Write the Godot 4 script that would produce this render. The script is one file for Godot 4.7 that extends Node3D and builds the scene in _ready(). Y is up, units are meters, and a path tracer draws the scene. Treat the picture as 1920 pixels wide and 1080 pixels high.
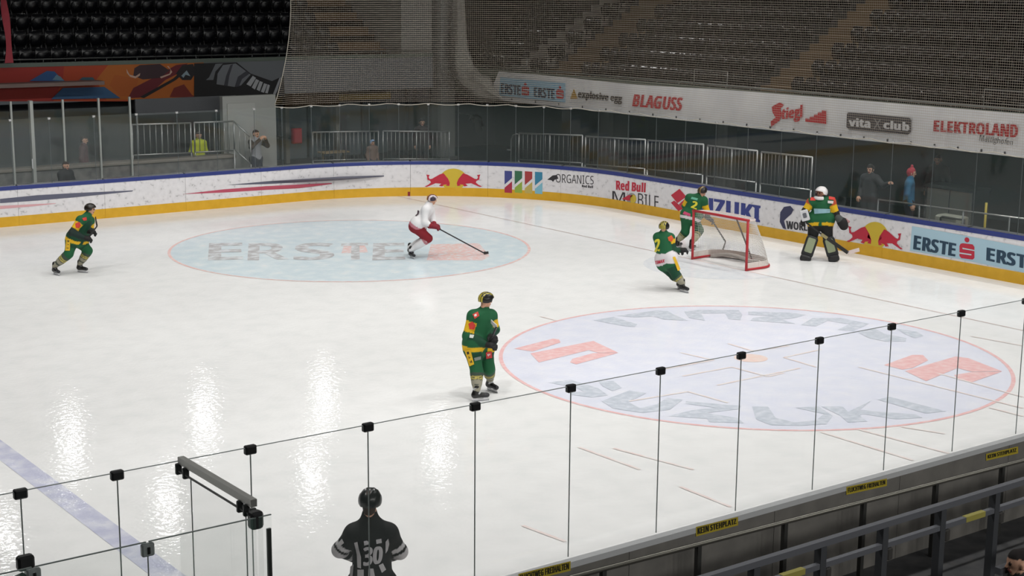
extends Node3D
# Ice rink seen from the stands. Metres, y up; goal line of the far end at x = 0, rink axis along x, the near side is +z.
const CAM_POS := Vector3(-25.185, 6.546, 25.622)
const FOCAL := 2839.95
const ICE_X0 := -34.0
const FAR_Z := -15.0
const END_X := 4.0
const CORNER_R := 7.0
const GLASS_TOP := 2.88
const BOARD_TOP := 1.1
var cam_basis := Basis.from_euler(Vector3(deg_to_rad(-11.3486), deg_to_rad(-36.6167), deg_to_rad(0.463)))
var taken := {}
var mats := {}
var bold: Font
var plain: SystemFont
var stencil: SystemFont

# ------------------------------------------------------------------ names, things, parts
func numbered(called: String) -> String:
	var n: int = taken.get(called, 0)
	taken[called] = n + 1
	return called if n == 0 else "%s_%03d" % [called, n]

func thing(called: String, label: String, category: String, at := Vector3.ZERO, group := "") -> Node3D:
	var o := Node3D.new()
	o.name = numbered(called)
	add_child(o)
	o.position = at
	tag(o, label, category, group)
	return o

func tag(o: Node3D, label: String, category: String, group := "", kind := "") -> void:
	o.set_meta("label", label)
	if category: o.set_meta("category", category)
	if group: o.set_meta("group", group)
	if kind: o.set_meta("kind", kind)

func put(called: String, mesh: Mesh, m: Material, parent: Node3D = null) -> MeshInstance3D:
	var o := MeshInstance3D.new()
	o.mesh = mesh
	o.material_override = m
	if parent == null:
		o.name = numbered(called)
		add_child(o)
	else:
		o.name = called
		parent.add_child(o, true)
	return o

func struct(called: String, st: SurfaceTool, m: Material, label: String) -> MeshInstance3D:
	var o := put(called, done(st), m)
	o.set_meta("kind", "structure")
	o.set_meta("label", label)
	return o

# ------------------------------------------------------------------ pixels to points
func ray(px: float, py: float) -> Vector3:
	return cam_basis * Vector3((px - 960.0) / FOCAL, -(py - 540.0) / FOCAL, -1.0)
func on_y(px: float, py: float, y := 0.0) -> Vector3:
	var d := ray(px, py)
	return CAM_POS + d * ((y - CAM_POS.y) / d.y)
func on_z(px: float, py: float, z: float) -> Vector3:
	var d := ray(px, py)
	return CAM_POS + d * ((z - CAM_POS.z) / d.z)
func on_x(px: float, py: float, x: float) -> Vector3:
	var d := ray(px, py)
	return CAM_POS + d * ((x - CAM_POS.x) / d.x)
func to_px(p: Vector3) -> Vector2:
	var c := cam_basis.inverse() * (p - CAM_POS)
	return Vector2(960.0 + FOCAL * c.x / -c.z, 540.0 - FOCAL * c.y / -c.z)
# the rink side of the boards: straight far side, rounded corner, straight end
func on_board(px: float, py: float, lift := 0.004) -> Vector3:
	var d := ray(px, py)
	var p := on_z(px, py, FAR_Z + lift)
	if p.x <= -3.0: return p
	p = on_x(px, py, END_X - lift)
	if p.z >= -8.0: return p
	var o := Vector2(CAM_POS.x + 3.0, CAM_POS.z + 8.0)
	var v := Vector2(d.x, d.z)
	var a := v.dot(v)
	var b := o.dot(v)
	var c := o.dot(o) - (CORNER_R - lift) * (CORNER_R - lift)
	return CAM_POS + d * ((-b + sqrt(maxf(b * b - a * c, 0.0))) / a)

# ------------------------------------------------------------------ mesh helpers
func mb() -> SurfaceTool:
	var st := SurfaceTool.new()
	st.begin(Mesh.PRIMITIVE_TRIANGLES)
	st.set_smooth_group(-1)
	return st
func done(st: SurfaceTool) -> ArrayMesh:
	st.generate_normals()
	return st.commit()
func tri(st: SurfaceTool, a: Vector3, b: Vector3, c: Vector3) -> void:   # counter-clockwise from outside
	st.add_vertex(a); st.add_vertex(c); st.add_vertex(b)
func quad(st: SurfaceTool, a: Vector3, b: Vector3, c: Vector3, d: Vector3) -> void:
	tri(st, a, b, c); tri(st, a, c, d)
func box(st: SurfaceTool, lo: Vector3, hi: Vector3) -> void:
	obox(st, (lo + hi) / 2, Basis.IDENTITY, hi - lo)
func obox(st: SurfaceTool, c: Vector3, b: Basis, size: Vector3) -> void:
	var x := b.x * size.x / 2; var y := b.y * size.y / 2; var z := b.z * size.z / 2
	quad(st, c - x - y + z, c + x - y + z, c + x + y + z, c - x + y + z)
	quad(st, c + x - y - z, c - x - y - z, c - x + y - z, c + x + y - z)
	quad(st, c + x - y + z, c + x - y - z, c + x + y - z, c + x + y + z)
	quad(st, c - x - y - z, c - x - y + z, c - x + y + z, c - x + y - z)
	quad(st, c - x + y + z, c + x + y + z, c + x + y - z, c - x + y - z)
	quad(st, c - x - y - z, c + x - y - z, c + x - y + z, c - x - y + z)
# a slab with rounded corners in the x-y plane, bevelled edges
func slab(st: SurfaceTool, c: Vector3, b: Basis, w: float, h: float, d: float, r: float, bend := 0.0) -> void:
	var rings := []
	for k in 4:
		var z: float = [-d / 2, -d / 2 + d * 0.22, d / 2 - d * 0.22, d / 2][k]
		var inset: float = [d * 0.22, 0.0, 0.0, d * 0.22][k]
		var ring := []
		for q in 4:
			var cx: float = (w / 2 - r) * [1, -1, -1, 1][q]
			var cy: float = (h / 2 - r) * [1, 1, -1, -1][q]
			for s in 3:
				var a := PI / 2 * q + PI / 4 * s
				var rr := maxf(r - inset, 0.001)
				ring.append(c + b * Vector3(cx + cos(a) * rr, cy + sin(a) * rr, z + bend * pow((cx + cos(a) * rr) / w * 2.0, 2.0)))
		rings.append(ring)
	loft(st, rings, true)
func loft(st: SurfaceTool, rings: Array, caps := true) -> void:
	var n: int = rings[0].size()
	for k in rings.size() - 1:
		for i in n:
			var j := (i + 1) % n
			quad(st, rings[k][i], rings[k][j], rings[k + 1][j], rings[k + 1][i])
	if caps:
		for e in 2:
			var ring: Array = rings[0] if e == 0 else rings[-1]
			var mid := Vector3.ZERO
			for p in ring: mid += p
			mid /= n
			for i in n:
				if e == 1: tri(st, mid, ring[i], ring[(i + 1) % n])
				else: tri(st, mid, ring[(i + 1) % n], ring[i])
func tube(st: SurfaceTool, pts: Array, r: float, sides := 8, caps := true) -> void:
	var rings := []
	var side := Vector3.ZERO
	for k in pts.size():
		var t: Vector3 = (pts[mini(k + 1, pts.size() - 1)] - pts[maxi(k - 1, 0)]).normalized()
		if k == 0: side = t.cross(Vector3.UP if absf(t.y) < 0.9 else Vector3.RIGHT).normalized()
		else: side = (side - t * side.dot(t)).normalized()
		var up := side.cross(t)
		var ring := []
		for i in sides:
			var a := TAU * i / sides
			ring.append(pts[k] + (side * cos(a) - up * sin(a)) * -r)
		rings.append(ring)
	loft(st, rings, caps)
func bar(a: Vector3, b: Vector3, w: float, h: float) -> SurfaceTool:     # square section
	var st := mb()
	add_bar(st, a, b, w, h)
	return st
func add_bar(st: SurfaceTool, a: Vector3, b: Vector3, w: float, h: float) -> void:
	var t := (b - a).normalized()
	var s := t.cross(Vector3.UP if absf(t.y) < 0.95 else Vector3.FORWARD).normalized()
	obox(st, (a + b) / 2, Basis(t, s.cross(t), s), Vector3(a.distance_to(b), h, w))
func pole(a: Vector3, b: Vector3, r: float, sides := 8) -> SurfaceTool:
	var st := mb()
	st.set_smooth_group(0)
	tube(st, [a, b], r, sides)
	return st
# a flat polygon given by points of a plane or of the boards
func sheet(st: SurfaceTool, pts: PackedVector3Array, flat: PackedVector2Array) -> void:
	var idx := Geometry2D.triangulate_polygon(flat)
	for i in range(0, idx.size(), 3):
		tri(st, pts[idx[i]], pts[idx[i + 1]], pts[idx[i + 2]])
# print traced in pixels; where(px, py) gives the point of its surface
func trace(st: SurfaceTool, flat: Array, where: Callable, fine := 0) -> void:
	var v := PackedVector2Array()
	for i in range(0, flat.size(), 2): v.append(Vector2(flat[i], flat[i + 1]))
	var pts := PackedVector3Array()
	if fine > 0:          # cut into small triangles, so that the print follows a curved surface
		var known := {}
		var idx := Geometry2D.triangulate_polygon(v)
		var at := func(q: Vector2) -> Vector3:
			var key := Vector2i(q * 16.0)
			if not known.has(key): known[key] = where.call(q.x, q.y)
			return known[key]
		for i in range(0, idx.size(), 3):
			var a := v[idx[i]]; var ab := (v[idx[i + 1]] - a) / fine; var ac := (v[idx[i + 2]] - a) / fine
			for r in fine:
				for c in fine - r:
					var o := a + ab * r + ac * c
					tri(st, at.call(o), at.call(o + ab), at.call(o + ac))
					if c < fine - r - 1: tri(st, at.call(o + ab), at.call(o + ab + ac), at.call(o + ac))
		return
	for q in v: pts.append(where.call(q.x, q.y))
	sheet(st, pts, v)
# lettering that fills the quad tl, tr, br, bl (pixels of the surface)
func letters(text: String, q: Array, where: Callable, font: Font, m: Material, parent: Node3D, called := "lettering") -> MeshInstance3D:
	var tm := TextMesh.new()
	tm.text = text
	tm.font = font
	tm.font_size = 32
	tm.pixel_size = 0.01
	tm.depth = 0.0
	tm.curve_step = 1.5
	var arr := tm.get_mesh_arrays()
	var v: PackedVector3Array = arr[Mesh.ARRAY_VERTEX]
	var idx: PackedInt32Array = arr[Mesh.ARRAY_INDEX]
	var lo := Vector2(1e9, 1e9); var hi := Vector2(-1e9, -1e9)
	for p in v:
		lo = lo.min(Vector2(p.x, p.y)); hi = hi.max(Vector2(p.x, p.y))
	var st := mb()
	# heavy letters: the outline drawn again a little to both sides
	var spread := 0.045 * (hi.y - lo.y) / (hi.x - lo.x) if font == bold else 0.0
	for i in range(0, idx.size() * (3 if spread else 1), 3):
		var w := []
		var side := (i / idx.size() - 1) * spread if spread else 0.0
		for k in 3:
			var p := v[idx[i % idx.size() + k]]
			var s := lerpf(spread, 1.0 - spread, (p.x - lo.x) / (hi.x - lo.x)) + side
			var t := (hi.y - p.y) / (hi.y - lo.y)
			var a := Vector2(q[0], q[1]).lerp(Vector2(q[2], q[3]), s)
			var b := Vector2(q[6], q[7]).lerp(Vector2(q[4], q[5]), s)
			var e := a.lerp(b, t)
			var at: Vector3 = where.call(e.x, e.y)
			w.append(at + (CAM_POS - parent.position - at).normalized() * 0.0012 * (i / idx.size()))
		tri(st, w[0], w[1], w[2])
	return put(called, done(st), m, parent)
func printed(called: String, flats: Array, where: Callable, m: Material, parent: Node3D, fine := 0) -> MeshInstance3D:
	var st := mb()
	var o: MeshInstance3D
	for f in flats:
		st = mb()
		trace(st, f, where, fine)
		o = put(called, done(st), m, parent)
	return o

# ------------------------------------------------------------------ materials
func mat(r: float, g: float, b: float, rough := 0.7, metal := 0.0) -> StandardMaterial3D:
	var key := "%s %s %s %s %s" % [r, g, b, rough, metal]
	if not mats.has(key):
		var m := StandardMaterial3D.new()
		m.albedo_color = Color(r / 255.0, g / 255.0, b / 255.0)
		m.roughness = rough
		m.metallic = metal
		mats[key] = m
	return mats[key]
func noise_tex(freq: float, colors: Array, seed_ := 1, octaves := 4, size := 512, kind := FastNoiseLite.TYPE_SIMPLEX_SMOOTH) -> NoiseTexture2D:
	var n := FastNoiseLite.new()
	n.noise_type = kind
	n.frequency = freq
	n.fractal_octaves = octaves
	n.seed = seed_
	var t := NoiseTexture2D.new()
	t.width = size; t.height = size
	t.seamless = true
	t.noise = n
	if colors:
		var g := Gradient.new()
		g.offsets = PackedFloat32Array(colors.map(func(c): return c[0]))
		g.colors = PackedColorArray(colors.map(func(c): return c[1]))
		t.color_ramp = g
	return t
func rgb(r: float, g: float, b: float) -> Color:
	return Color(r / 255.0, g / 255.0, b / 255.0)
func grained(colors: Array, freq: float, scale: float, rough: float, seed_ := 1) -> StandardMaterial3D:
	var m := StandardMaterial3D.new()
	m.albedo_texture = noise_tex(freq, colors, seed_)
	m.uv1_triplanar = true
	m.uv1_world_triplanar = true
	m.uv1_scale = Vector3.ONE * scale
	m.roughness = rough
	return m
func ice_like(colors: Array, seed_ := 3, scale := 0.22) -> StandardMaterial3D:
	var m := grained(colors, 0.012, scale, 0.07, seed_)
	m.heightmap_enabled = true
	m.heightmap_texture = ice_bump
	m.heightmap_scale = 0.17
	m.metallic_specular = 0.15
	return m
var ice_bump: NoiseTexture2D

# ------------------------------------------------------------------ bodies: smooth union of tapered capsules, meshed as surface nets
# a bone: [a, b, ra, rb, colour or bands, flat axis (zero for none), stretch along it]
func L(r: float, g: float, b: float) -> Color:
	return Color(r / 255.0, g / 255.0, b / 255.0).srgb_to_linear()
func bone(list: Array, a: Vector3, b: Vector3, ra: float, rb: float, col, axis := Vector3.ZERO, stretch := 1.0) -> void:
	list.append([a, b, ra, rb, col, axis, stretch])
func bone_at(p: Vector3, q: Array) -> Vector2:          # (distance, place along the bone)
	var pa: Vector3 = p - q[0]
	var ba: Vector3 = q[1] - q[0]
	if q[6] != 1.0: pa += q[5] * (pa.dot(q[5]) * (1.0 / q[6] - 1.0))
	var h := clampf(pa.dot(ba) / maxf(ba.length_squared(), 1e-8), 0.0, 1.0)
	return Vector2((pa - ba * h).length() - lerpf(q[2], q[3], h), h)
func colour_of(spec, h: float) -> Color:
	if spec is Color: return spec
	for s in spec:
		if h <= s[0]: return s[1]
	return spec[-1][1]
func distance_to_body(p: Vector3, list: Array, k: float) -> float:
	var v := 1e3
	for q in list:
		var d := bone_at(p, q).x
		var h := maxf(k - absf(v - d), 0.0) / k
		v = minf(v, d) - h * h * k * 0.25
	return v
# adds the surface to verts / normals / colours / indices
func flesh(out: Dictionary, list: Array, cell: float, k: float) -> void:
	var lo := Vector3.ONE * 1e9
	var hi := -lo
	for q in list:
		var r: float = maxf(q[2], q[3]) * maxf(1.0, q[6]) + k
		for p in [q[0], q[1]]:
			lo = lo.min(p - Vector3.ONE * r); hi = hi.max(p + Vector3.ONE * r)
	lo -= Vector3.ONE * cell * 3; hi += Vector3.ONE * cell * 3
	var nx := int((hi.x - lo.x) / cell) + 2
	var ny := int((hi.y - lo.y) / cell) + 2
	var nz := int((hi.z - lo.z) / cell) + 2
	var val := PackedFloat32Array()
	val.resize(nx * ny * nz)
	val.fill(1.0)
	for q in list:
		var a: Vector3 = q[0]; var b: Vector3 = q[1]
		var ra: float = q[2]; var rb: float = q[3]
		var axis: Vector3 = q[5]; var s: float = 1.0 / q[6] - 1.0
		var ba := b - a
		var inv := 1.0 / maxf(ba.length_squared(), 1e-8)
		var r := maxf(ra, rb) * maxf(1.0, q[6]) + k + cell * 2.0
		var l3 := ((a.min(b) - Vector3.ONE * r - lo) / cell)
		var h3 := ((a.max(b) + Vector3.ONE * r - lo) / cell)
		for z in range(maxi(int(l3.z), 0), mini(int(h3.z) + 1, nz)):
			for y in range(maxi(int(l3.y), 0), mini(int(h3.y) + 1, ny)):
				var at := (z * ny + y) * nx
				for x in range(maxi(int(l3.x), 0), mini(int(h3.x) + 1, nx)):
					var pa := lo + Vector3(x, y, z) * cell - a
					if s != 0.0: pa += axis * (pa.dot(axis) * s)
					var t := clampf(pa.dot(ba) * inv, 0.0, 1.0)
					var d := (pa - ba * t).length() - (ra + (rb - ra) * t)
					var v := val[at + x]
					var h := k - absf(v - d)
					val[at + x] = minf(v, d) - (h * h / k * 0.25 if h > 0.0 else 0.0)
	var verts: PackedVector3Array = out.v
	var cols: PackedColorArray = out.c
	var idx: PackedInt32Array = out.i
	var cellv := PackedInt32Array()
	cellv.resize(val.size())
	cellv.fill(-1)
	var off := PackedInt32Array([0, 1, nx, nx + 1, nx * ny, nx * ny + 1, nx * ny + nx, nx * ny + nx + 1])
	var edges := [[0, 1], [2, 3], [4, 5], [6, 7], [0, 2], [1, 3], [4, 6], [5, 7], [0, 4], [1, 5], [2, 6], [3, 7]]
	var limit := cell * 2.2
	for z in nz - 1:
		for y in ny - 1:
			var at := (z * ny + y) * nx
			for x in nx - 1:
				if absf(val[at + x]) > limit: continue
				var i0 := at + x
				var inside := 0
				for k8 in 8:
					if val[i0 + off[k8]] < 0.0: inside += 1
				if inside == 0 or inside == 8: continue
				var sum := Vector3.ZERO
				var n := 0
				for e in edges:
					var va := val[i0 + off[e[0]]]
					var vb := val[i0 + off[e[1]]]
					if (va < 0.0) != (vb < 0.0):
						var t := va / (va - vb)
						var pa := Vector3(e[0] & 1, (e[0] >> 1) & 1, e[0] >> 2)
						var pb := Vector3(e[1] & 1, (e[1] >> 1) & 1, e[1] >> 2)
						sum += pa.lerp(pb, t)
						n += 1
				var p := lo + (Vector3(x, y, z) + sum / n) * cell
				cellv[i0] = verts.size()
				verts.append(p)
				var best := 1e9
				var col := Color.WHITE
				for q in list:
					var dh := bone_at(p, q)
					if dh.x < best:
						best = dh.x
						col = colour_of(q[4], dh.y)
				cols.append(col)
	var step := [1, nx, nx * ny]
	for z in range(1, nz - 1):
		for y in range(1, ny - 1):
			var at := (z * ny + y) * nx
			for x in range(1, nx - 1):
				var i0 := at + x
				if absf(val[i0]) > limit: continue
				for ax in 3:
					var neg := val[i0] < 0.0
					if neg == (val[i0 + step[ax]] < 0.0): continue
					var u: int = step[(ax + 1) % 3]
					var w: int = step[(ax + 2) % 3]
					var a := cellv[i0 - u - w]; var b := cellv[i0 - w]; var c := cellv[i0]; var d := cellv[i0 - u]
					if a < 0 or b < 0 or c < 0 or d < 0: continue
					if neg: idx.append_array(PackedInt32Array([a, c, b, a, d, c]))
					else: idx.append_array(PackedInt32Array([a, b, c, a, c, d]))
	out.v = verts; out.c = cols; out.i = idx
func flesh_mesh(out: Dictionary) -> ArrayMesh:
	var v: PackedVector3Array = out.v
	var idx: PackedInt32Array = out.i
	var n := PackedVector3Array()
	n.resize(v.size())
	for i in range(0, idx.size(), 3):
		var f := (v[idx[i + 2]] - v[idx[i]]).cross(v[idx[i + 1]] - v[idx[i]])
		for k in 3: n[idx[i + k]] += f
	for i in n.size(): n[i] = n[i].normalized()
	var arr := []
	arr.resize(Mesh.ARRAY_MAX)
	arr[Mesh.ARRAY_VERTEX] = v; arr[Mesh.ARRAY_NORMAL] = n; arr[Mesh.ARRAY_COLOR] = out.c; arr[Mesh.ARRAY_INDEX] = idx
	var m := ArrayMesh.new()
	m.add_surface_from_arrays(Mesh.PRIMITIVE_TRIANGLES, arr)
	return m
func new_flesh() -> Dictionary:
	return {"v": PackedVector3Array(), "c": PackedColorArray(), "i": PackedInt32Array()}

# a head: skull, jaw, nose, ears, eyes, mouth; c the middle of the head, f the way it faces, size 1 for an adult
func head_bones(c: Vector3, f: Vector3, up: Vector3, size: float, skin: Color, hair) -> Array:
	var l := []
	var u := (up - f * up.dot(f)).normalized()
	var s := f.cross(u)
	var z := size
	bone(l, c + (u * 0.03 - f * 0.012) * z, c + (u * 0.03 + f * 0.018) * z, 0.083 * z, 0.078 * z, skin)
	bone(l, c + (f * 0.03 - u * 0.01) * z, c + (f * 0.042 - u * 0.07) * z, 0.058 * z, 0.04 * z, skin)
	bone(l, c - f * 0.03 * z - u * 0.05 * z, c - f * 0.03 * z - u * 0.12 * z, 0.05 * z, 0.048 * z, skin)
	bone(l, c + (f * 0.092 + u * 0.02) * z, c + (f * 0.108 - u * 0.018) * z, 0.009 * z, 0.014 * z, skin)
	bone(l, c + (f * 0.083 - u * 0.052 - s * 0.02) * z, c + (f * 0.083 - u * 0.052 + s * 0.02) * z, 0.009 * z, 0.009 * z, L(140, 70, 65))
	for e in [-1.0, 1.0]:
		bone(l, c + (f * 0.084 + u * 0.02 + s * 0.031 * e) * z, c + (f * 0.084 + u * 0.02 + s * 0.035 * e) * z, 0.013 * z, 0.013 * z, L(35, 28, 25))
		bone(l, c + (s * 0.084 * e + u * 0.018) * z, c + (s * 0.084 * e - u * 0.02) * z, 0.018 * z, 0.013 * z, skin)
	if hair is Color:
		bone(l, c + (u * 0.05 - f * 0.03) * z, c + (u * 0.058 + f * 0.02) * z, 0.084 * z, 0.07 * z, hair)
		bone(l, c + (-f * 0.045 + u * 0.02) * z, c + (-f * 0.045 - u * 0.05) * z, 0.072 * z, 0.058 * z, hair)
	return l
# a hand or glove: palm, four fingers of unequal length bent at the knuckles, thumb off the side
func hand_bones(w: Vector3, dir: Vector3, palm: Vector3, size: float, col, curl := 0.9, side := 1.0) -> Array:
	var l := []
	var f := dir.normalized()
	var n := (palm - f * palm.dot(f)).normalized()
	var s := f.cross(n) * side
	bone(l, w - f * 0.05 * size, w + f * 0.02 * size, 0.04 * size, 0.038 * size, col)
	bone(l, w + f * 0.03 * size, w + f * 0.075 * size, 0.036 * size, 0.038 * size, col, s, 1.35)
	for k in 4:
		var root := w + f * 0.085 * size + s * (0.034 - 0.0225 * k) * size
		var ln: float = [0.040, 0.046, 0.043, 0.034][k] * size
		var d1 := (f * cos(curl * 0.6) + n * sin(curl * 0.6))
		var d2 := (f * cos(curl * 1.7) + n * sin(curl * 1.7))
		var r: float = [0.0125, 0.013, 0.0125, 0.0115][k] * size
		bone(l, root, root + d1 * ln, r * 1.1, r, col)
		bone(l, root + d1 * ln, root + d1 * ln + d2 * ln * 0.9, r, r * 0.85, col)
	var tr := w + f * 0.03 * size + s * 0.035 * size
	var tm := tr + (f * 0.6 + s * 0.6 + n * 0.5).normalized() * 0.045 * size
	bone(l, tr, tm, 0.017 * size, 0.014 * size, col)
	bone(l, tm, tm + (f * 0.8 + n * 0.6).normalized() * 0.035 * size, 0.014 * size, 0.011 * size, col)
	return l

var skin_mat: StandardMaterial3D
# joints are points in the world; the node stands at base. k: which colours
func figure(o: Node3D, J: Dictionary, K: Dictionary) -> Array:
	var b := o.position
	var j := {}
	for n in J: j[n] = J[n] - b if J[n] is Vector3 and not n in ["face", "up"] else J[n]
	var z: float = K.get("bulk", 1.0)
	var l := []
	var ms: Vector3 = (j.shL + j.shR) / 2
	var mh: Vector3 = (j.hipL + j.hipR) / 2
	var across: Vector3 = (j.shR - j.shL).normalized()
	var spine := (ms - mh).normalized()
	bone(l, j.shL + (ms - j.shL) * 0.1, j.shR + (ms - j.shR) * 0.1, 0.092 * z, 0.092 * z, K.yoke)
	bone(l, ms - spine * 0.06, mh.lerp(ms, 0.12), 0.135 * z, 0.15 * z, K.torso, across, 1.28)
	bone(l, ms, j.neck.lerp(j.head, 0.2), 0.112 * z, 0.07, K.yoke)
	for s in ["L", "R"]: bone(l, j.neck.lerp(ms, 0.25), j["sh" + s].lerp(ms, 0.1), 0.075 * z, 0.095 * z, K.yoke)
	bone(l, j.neck, j.head, 0.057, 0.05, K.get("collar", K.skin))
	if K.has("hem"):
		bone(l, j.hipL.lerp(j.shL, 0.23), j.hipR.lerp(j.shR, 0.23), 0.155 * z, 0.155 * z, K.get("skirt", K.hem))
		bone(l, j.hipL.lerp(j.shL, 0.13), j.hipR.lerp(j.shR, 0.13), 0.149 * z, 0.149 * z, K.hem)
	bone(l, j.hipL, j.hipR, 0.135 * z, 0.135 * z, K.seat)
	for s in ["L", "R"]:
		bone(l, j["sh" + s], j["el" + s], 0.085 * z, 0.07 * z, K["upper" + s] if K.has("upper" + s) else K.upper)
		bone(l, j["el" + s], j["wr" + s], 0.068 * z, 0.052 * z, K["fore" + s] if K.has("fore" + s) else K.fore)
		bone(l, j["hip" + s], j["kn" + s], 0.128 * z, 0.093 * z, K["thigh" + s] if K.has("thigh" + s) else K.thigh)
		bone(l, j["kn" + s], j["an" + s], 0.086 * z, 0.058 * z, K.shin)
		if K.has("calf"): bone(l, j["kn" + s].lerp(j["an" + s], 0.2), j["kn" + s].lerp(j["an" + s], 0.6), 0.092 * z, 0.078 * z, K.shin)
		if K.has("shoe"):
			var a: Vector3 = j["an" + s]
			var t: Vector3 = j["toe" + s]
			var hd := Vector3(t.x - a.x, 0, t.z - a.z).normalized()
			bone(l, Vector3(a.x, t.y + 0.045, a.z) - hd * 0.03, t + Vector3(0, 0.035, 0), 0.045, 0.036, K.shoe)
	var out := new_flesh()
	flesh(out, l, K.get("cell", 0.02), 0.045)
	flesh(out, head_bones(j.head, J.face, J.get("up", Vector3.UP), K.get("head_size", 1.0), K.skin, K.get("hair")), 0.011, 0.018)
	for s in ["L", "R"]:
		var d: Vector3 = (j["wr" + s] - j["el" + s]).normalized()
		var tip: Vector3 = J["tip" + s] - b - j["wr" + s] if J.has("tip" + s) else d
		flesh(out, hand_bones(j["wr" + s] + d * 0.02, tip, J.get("palm" + s, Vector3.DOWN - across * (0.3 if s == "R" else -0.3)), K.get("hand_size", 1.0), K.hand, K.get("curl", 0.9), 1.0 if s == "R" else -1.0), 0.0095 * K.get("hand_size", 1.0), 0.012)
	var m := put("body", flesh_mesh(out), skin_mat, o)
	return l
# print on clothing: lettering laid on the body along the direction in which it is seen
func on_body(l: Array, b: Vector3, dist: float) -> Callable:
	return func(px: float, py: float) -> Vector3:
		var d := ray(px, py).normalized()
		var t := dist - 0.7
		var near := 1e9
		var best := dist
		for i in 50:
			var v := distance_to_body(CAM_POS + d * t - b, l, 0.045)
			if v < near:
				near = v
				best = t
			if v < 0.011: break
			t += maxf(v - 0.009, 0.002)
		return CAM_POS + d * best - b

# helmet: a shell round the head, open at the face
func helmet(o: Node3D, c: Vector3, f: Vector3, up: Vector3, size: float, cols: Array, m_called := "helmet") -> Node3D:
	var u := (up - f * up.dot(f)).normalized()
	var s := f.cross(u)
	var v := PackedVector3Array(); var cl := PackedColorArray(); var idx := PackedInt32Array()
	var na := 36; var nr := 14
	for i in na + 1:
		var a := TAU * i / na
		var front := 0.5 + 0.5 * cos(a)
		var reach := lerpf(1.95, 1.22, pow(front, 0.8)) + 0.35 * exp(-pow((absf(sin(a)) - 1.0) * 3.0, 2.0)) * (1.0 if cos(a) < 0.45 else 0.0)
		for k in nr + 1:
			var t := reach * k / nr
			var ridge := 1.0 + 0.03 * (1.0 if fmod(absf(sin(t) * sin(a)) * 6.0, 2.0) > 1.2 else 0.0)
			var dir := (u * cos(t) + (f * cos(a) * 1.13 + s * sin(a) * 0.93) * sin(t)) * ridge
			v.append(c + u * 0.025 * size + dir * 0.115 * size)
			var band := absf(sin(t) * sin(a))
			cl.append(colour_of(cols, band))
	for i in na:
		for k in nr:
			var a := i * (nr + 1) + k
			idx.append_array(PackedInt32Array([a, a + 1, a + nr + 2, a, a + nr + 2, a + nr + 1]))
	var h := put(m_called, flesh_mesh({"v": v, "c": cl, "i": idx}), gloss_paint, o)
	return h
var gloss_paint: StandardMaterial3D
# ice skate: boot, white holder, steel runner; heel and toe are points on the ice
func skate(o: Node3D, ankle: Vector3, heel: Vector3, toe: Vector3, accent: Color) -> void:
	var b := o.position
	var f := (toe - heel).normalized()
	var h := heel - b
	var up := Vector3.UP
	var l := []
	var dark := L(22, 22, 25)
	var length := 0.28
	bone(l, h + up * 0.105 + f * 0.03, h + up * 0.09 + f * (length - 0.035), 0.05, 0.038, [[0.72, dark], [1.0, L(40, 40, 44)]])
	bone(l, h + up * 0.11 + f * 0.045, ankle - b + up * 0.05, 0.052, 0.056, [[0.55, dark], [0.8, accent], [1.0, dark]])
	bone(l, h + up * 0.14 + f * 0.09, h + up * 0.23 + f * 0.075, 0.04, 0.036, accent)
	var out := new_flesh()
	flesh(out, l, 0.013, 0.03)
	var boot := put("skate", flesh_mesh(out), gloss_paint, o)
	var hold := mb()
	var side := f.cross(up)
	for t in [0.05, 0.21]:
		obox(hold, h + f * t + up * 0.048, Basis(f, up, side), Vector3(0.07, 0.04, 0.022))
	obox(hold, h + f * 0.13 + up * 0.03, Basis(f, up, side), Vector3(0.27, 0.018, 0.016))
	put("blade_holder", done(hold), mat(225, 225, 228, 0.4), boot)
	put("runner", done(bar(h - f * 0.005 + up * 0.012, h + f * 0.275 + up * 0.012, 0.005, 0.024)), mat(170, 172, 176, 0.25, 1.0), boot)

func hockey_stick(pts: Array, label: String, shaft: Material, tape: Material, wide := 0.03) -> Node3D:
	var o := thing("hockey_stick", label, "hockey stick", pts[0])
	var q := []
	for p in pts: q.append(p - pts[0])
	put("shaft", done(bar(q[0], q[1], 0.022, wide)), shaft, o)
	var st := mb()
	add_bar(st, q[1], q[1].lerp(q[2], 0.55), 0.016, 0.07)
	add_bar(st, q[1].lerp(q[2], 0.5), q[2] + Vector3(0, 0.012, 0), 0.013, 0.062)
	put("blade", done(st), tape, o)
	put("grip_tape", done(bar(q[0] - (q[1] - q[0]).normalized() * 0.02, q[0] + (q[1] - q[0]).normalized() * 0.2, 0.03, wide + 0.008)), mat(35, 35, 35), o)
	return o

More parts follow.
